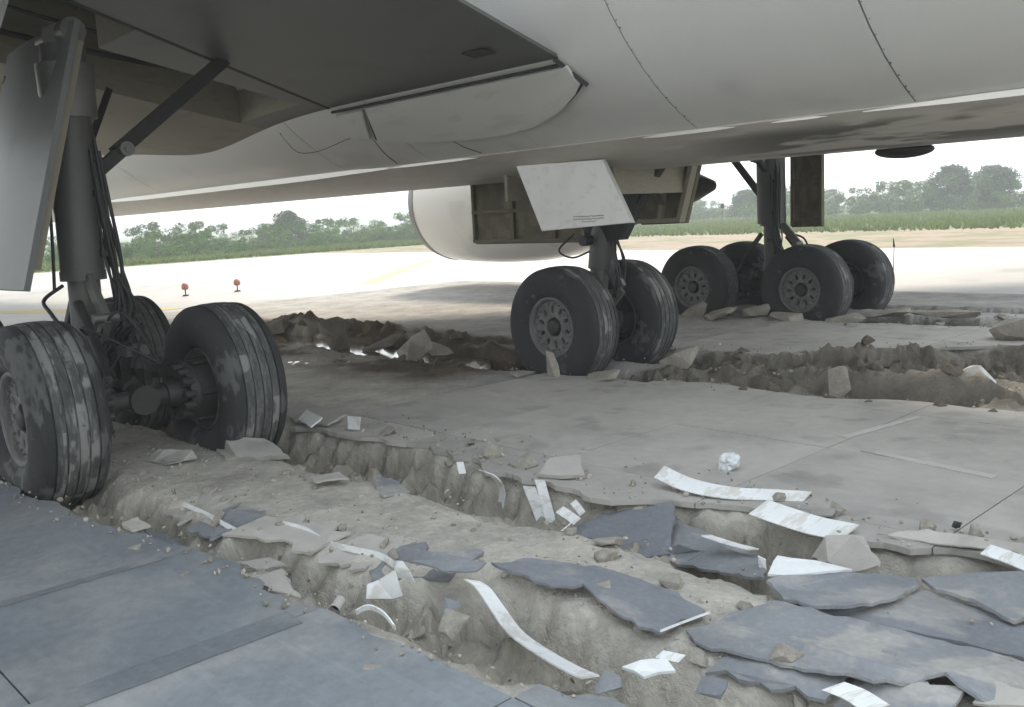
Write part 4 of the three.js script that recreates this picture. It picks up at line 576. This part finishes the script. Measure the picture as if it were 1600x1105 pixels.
// medium chunks along each rut: look-alikes, told apart only as a group
{
  const geos = []; for (let k = 0; k < 10; k++) { const R = rng(200 + k); geos.push(chunkGeo(300 + k, 0.04 + 0.06 * R(), 0.012 + 0.03 * R(), 0.03 + 0.05 * R(), 16 + (k % 4) * 4)); }
  const R = rng(42), sets = [
    [RUTS[0], 1.4, 6.6, 26, 1.0, 'pale crumbled lump in the outer rut behind the near tyre', 'lumps in the outer near rut', M.chunk],
    [RUTS[1], 0.9, 6.6, 30, 1.1, 'pale crumbled lump in the inner rut behind the near tyre', 'lumps in the inner near rut', M.chunk],
    [RUTS[2], 0.8, 6.5, 22, 1.15, 'grey crumbled lump in the rut behind the near centre wheel', 'lumps behind the near centre wheel', M.chunkDark],
    [RUTS[3], 0.8, 6.5, 30, 1.25, 'grey crumbled lump in the rut behind the far centre wheel', 'lumps behind the far centre wheel', M.chunkDark],
    [RUTS[4], 0.6, 5.5, 16, 1.4, 'grey crumbled lump behind the far gear', 'lumps behind the far gear', M.chunk],
    [RUTS[2], -7.5, -0.8, 22, 1.5, 'brown lump in the damp soil ahead of the centre gear', 'lumps ahead of the centre gear', M.chunkDark]];
  for (const [r, x0, x1, n, sc, label, group, mat] of sets) for (let k = 0; k < n; k++) {
    const x = mix(x0, x1, (k + R()) / n), a = lipN(r, x), b = lipF(r, x), e = R(), z = e < 0.3 ? a + 0.05 + 0.15 * R() : e < 0.62 ? b - 0.25 * R() : mix(a, b, R()), s = sc * (0.55 + 0.9 * R() * R());
    const m = solo('rubble_chunk', geos[Math.floor(R() * geos.length)], mat, label, 'rubble', group); m.position.set(...at(x, z, 0.015 * s)); m.position.y = Math.max(m.position.y, -0.3); m.scale.setScalar(s); m.rotation.set(R() * 0.8, R() * 6.28, R() * 0.8);
    if (e >= 0.3 && e < 0.62 && group.includes('near rut')) m.position.y = 0.02;
  }
  // small gravel, uncountable
  const gg = new THREE.IcosahedronGeometry(1, 0), inst = new THREE.InstancedMesh(gg, std(lin(0.30, 0.275, 0.235), 0.95), 3000), o = new THREE.Object3D(), col = new THREE.Color();
  for (let k = 0; k < 3000; k++) {
    const r = RUTS[[0, 0, 1, 1, 2, 3, 4][Math.floor(R() * 7)]], x = Math.max(r.s + 0.4, mix(-1.5, 8, R())), a = lipN(r, x), b = lipF(r, x), q = R(); let z = q < 0.55 ? mix(b - 0.1, a + 0.12, R()) : (q < 0.62 ? a + Math.abs(R() - R()) * (r === RUTS[0] ? 0.10 : 0.5) : b - Math.abs(R() - R()) * 0.8);
    const s = 0.006 + 0.022 * R() * R() * R(), bd = bed(x, z); o.position.set(x, (bd.rut < 0.3 && bd.isl < 0.2 && z > -4 ? 0.006 : bd.h) + s * 0.4, z); o.scale.set(s * (0.7 + R()), s * (0.5 + 0.6 * R()), s * (0.7 + R())); o.rotation.set(R() * 6, R() * 6, R() * 6); o.updateMatrix(); inst.setMatrixAt(k, o.matrix); const v = 0.55 + 0.9 * R(); inst.setColorAt(k, col.setRGB(v, v, v * 0.97));
  }
  inst.name = 'gravel'; inst.userData = { label: 'small grey gravel and crumbs scattered along the ruts', category: 'gravel', kind: 'stuff' }; inst.castShadow = inst.receiveShadow = true; scene.add(inst);
}
// ---------------------------------------------------------------- runway-end lights, rod, marker
for (const [p, label] of [[[[-17.587, 0.000, -2.854]][0], 'red runway light on a short stem, the left one'], [[[-17.362, 0.000, -4.297]][0], 'red runway light on a short stem, the right one']]) {
  const t = thing('runway_light', label, 'runway light', [p[0], 0, p[2]], 'red runway-end lights'); part('stem', bar([0, 0, 0], [0, 0.2, 0], 0.02), M.steelDark, t); part('base', bar([0, -0.01, 0], [0, 0.03, 0], 0.10), M.steelDark, t);
  const q = new THREE.LatheGeometry([[0, 0.42], [0.07, 0.40], [0.11, 0.33], [0.115, 0.26], [0.09, 0.20], [0, 0.19]].map(v => new THREE.Vector2(...v)), 20); part('lens', q, std(lin(0.40, 0.15, 0.11), 0.4), t); t.scale.setScalar(0.85);
}
{ const p = [[-0.136, 0.000, -8.328]][0], t = thing('thin_rod', 'thin dark rod standing on the bright runway right of the far wheels', 'rod', [p[0], 0, p[2]]); part('shaft', bar([0, -0.01, 0], [0.02, 0.9, 0], 0.008, 0.006, 8), M.steelDark, t); part('tip', bar([0.02, 0.86, 0], [0.0, 1.02, 0], 0.02, 0.006, 8), M.steelDark, t); }
{ const t = thing('field_marker', 'small dark marker in the field between the centre and far gears', 'marker', [-33.5, 0, -53]); part('stake', bar([0, -0.1, 0], [0, 1.55, 0], 0.012, 0.012, 6), M.steelDark, t); part('flag', board([[-0.16, 0, 0], [0.16, 0, 0], [0.1, 0, 0.4], [-0.12, 0, 0.36]], 0.02, 0).rotateX(-Math.PI / 2).translate(0, 1.55, 0), M.steelDark, t); }
// ---------------------------------------------------------------- bushes, trees, grass
const leafMat = new THREE.MeshPhysicalMaterial({ vertexColors: true, roughness: 0.9, transmission: 0.0, side: THREE.DoubleSide });
const bark = std(lin(0.13, 0.10, 0.075), 0.95);
function tree(x, z, h, w, seed, label, cat, group, tall, tone) {
  const R = rng(seed), t = thing(tall ? 'tree' : 'bush', label, cat, [x, -0.06, z], group), th = tall ? h * 0.25 : h * 0.08, limbs = [bar([0, -0.1, 0], [0, h * 0.6, 0], 0.02 * h, 0.008 * h, 7)], blobs = [];
  const nb = tall ? 18 : 20; for (let k = 0; k < nb; k++) { const a = R() * 6.28, q = Math.sqrt(R()), y = mix(th, h * 0.88, Math.pow(R(), tall ? 0.8 : 1.25)), rr = w * 0.5 * q * (1 - 0.6 * Math.max(0, (y - h * 0.35) / (h * 0.65))); const c = [Math.cos(a) * rr, y, Math.sin(a) * rr, h * (0.10 + 0.13 * R())]; blobs.push(c); if (k % 2) limbs.push(bar([0, y * 0.45, 0], [c[0], c[1], c[2]], 0.008 * h, 0.004 * h, 5)); }
  for (let k = 0; !tall && k < 10; k++) blobs.push([(R() - 0.5) * w * 0.95, h * (0.12 + 0.2 * R()), (R() - 0.5) * w * 0.95, h * 0.17]); blobs.push([0, h * 0.86, 0, h * 0.14]); part('trunk', limbs, bark, t);
  const n = tall ? 6500 : 7000, p = new Float32Array(n * 9), c = new Float32Array(n * 9), v = new THREE.Vector3(), a = new THREE.Vector3(), b = new THREE.Vector3();
  for (let i = 0; i < n; i++) {
    const B = blobs[Math.floor(R() * blobs.length)]; v.set(R() * 2 - 1, R() * 2 - 1, R() * 2 - 1); v.normalize().multiplyScalar(B[3] * (0.35 + 0.75 * Math.cbrt(R()))); v.y *= 0.85;
    const s = h * (0.018 + 0.022 * R()); a.set(R() - 0.5, R() - 0.5, R() - 0.5).normalize().multiplyScalar(s * 2); b.set(R() - 0.5, R() - 0.5, R() - 0.5).normalize().multiplyScalar(s * 1.3);
    const y = Math.max(0.03, B[1] + v.y), k = 0.7 + 0.6 * R(), o = i * 9; p.set([B[0] + v.x, y, B[2] + v.z, B[0] + v.x + a.x, Math.max(0, y + a.y), B[2] + v.z + a.z, B[0] + v.x + b.x, Math.max(0, y + b.y), B[2] + v.z + b.z], o);
    for (let q = 0; q < 3; q++) c.set([tone[0] * k, tone[1] * k, tone[2] * k], o + q * 3);
  }
  const g = new THREE.BufferGeometry(); g.setAttribute('position', new THREE.BufferAttribute(p, 3)); g.setAttribute('color', new THREE.BufferAttribute(c, 3)); g.computeVertexNormals(); part('crown', g, leafMat, t);
}
{
  const R = rng(901), G = [[0.075, 0.15, 0.03], [0.055, 0.115, 0.03], [0.10, 0.165, 0.04], [0.08, 0.125, 0.045]];
  // left hedge of bushes behind the runway end
  const L = [[-56, -13], [-58, -15.5], [-55, -18], [-60, -20], [-56, -22], [-62, -24.5], [-57, -27], [-64, -29], [-58, -31], [-66, -33.5], [-59, -36], [-57, -39.5], [-62, -41.5], [-60, -45], [-66, -48], [-63, -52], [-70, -36], [-72, -42], [-74, -30], [-70, -24], [-76, -48], [-72, -18]];
  L.forEach(([x, z], i) => { const h = (x < -64 ? 2.3 : 1.5) + 0.7 * R(); tree(x, z, h, h * 3.1, 1000 + i * 7, x < -64 ? 'hazy bush in the back row behind the runway end, left of the engine' : 'green bush in the front row behind the runway end, left of the engine', 'bush', x < -64 ? 'back row of bushes left of the engine' : 'front row of bushes left of the engine', false, G[i % 4]); });
  tree(-66, -34.5, 3.3, 3.6, 77, 'tallest rounded grey-green tree in the left hedge', 'tree', null, true, [0.10, 0.115, 0.075]);
  // right: tree belt beyond the grass
  const Rr = []; for (let i = 0; i < 34; i++) Rr.push([mix(-92, 2, i / 33) + (R() - 0.5) * 3, -92 - 22 * R()]);
  Rr.forEach(([x, z], i) => { const h = 2.7 + 1.2 * R(); tree(x, z, h, h * 3.2, 2000 + i * 5, 'leafy bush of the hazy belt beyond the grass on the right', 'bush', 'bushes of the right tree belt', false, G[(i + 1) % 4]); });
  tree(-32.5, -93, 5.0, 4.2, 31, 'tallest tree rising above the right tree belt', 'tree', null, true, [0.05, 0.085, 0.045]);
  tree(-28.0, -95, 4.5, 3.0, 33, 'slim tree just right of the tallest tree in the belt', 'tree', null, true, [0.055, 0.085, 0.045]);
  tree(-37.5, -118, 5.4, 6, 35, 'pale hazy tree left of the tallest tree in the belt', 'tree', null, true, [0.08, 0.10, 0.06]);
  tree(-55.5, -92, 3.6, 5.0, 37, 'rounded tree seen between the centre gear and the far gear', 'tree', null, true, [0.06, 0.10, 0.045]);
  // tufts of grass
  const bl = []; for (let k = 0; k < 9; k++) { const a = R() * 6.28, l = 0.6 + 0.5 * R(), d = 0.25 * R(); const g = new THREE.BufferGeometry(); const w = 0.035; g.setAttribute('position', new THREE.Float32BufferAttribute([Math.cos(a) * w, 0, Math.sin(a) * w, -Math.cos(a) * w, 0, -Math.sin(a) * w, Math.sin(a) * d, l, Math.cos(a) * d], 3)); g.computeVertexNormals(); bl.push(g); }
  const tuft = mergeGeometries(bl), n = 60000, inst = new THREE.InstancedMesh(tuft, new THREE.MeshStandardMaterial({ color: lin(0.125, 0.185, 0.05), roughness: 0.95, side: THREE.DoubleSide }), n), o = new THREE.Object3D(), col = new THREE.Color();
  for (let k = 0; k < n; k++) {
    let x, z; if (R() < 0.45) { x = -48 - 22 * R(); z = mix(-60, 10, R()); } else { x = mix(-95, 25, R()); z = -41 - 51 * R(); }
    const s = 0.16 + 0.24 * R(); o.position.set(x, -0.06, z); o.scale.set(s * 3.2, s, s * 3.2); o.rotation.set(0, R() * 6.28, 0); o.updateMatrix(); inst.setMatrixAt(k, o.matrix); const y = 0.7 + 0.6 * R(), d = R(); inst.setColorAt(k, col.setRGB(y * (1 + 0.3 * d), y, y * 0.9));
  }
  inst.name = 'grass'; inst.userData = { label: 'rough grass in the field beyond the runway', category: 'grass', kind: 'stuff' }; inst.castShadow = inst.receiveShadow = true; scene.add(inst);
}
renderer.render(scene, camera);
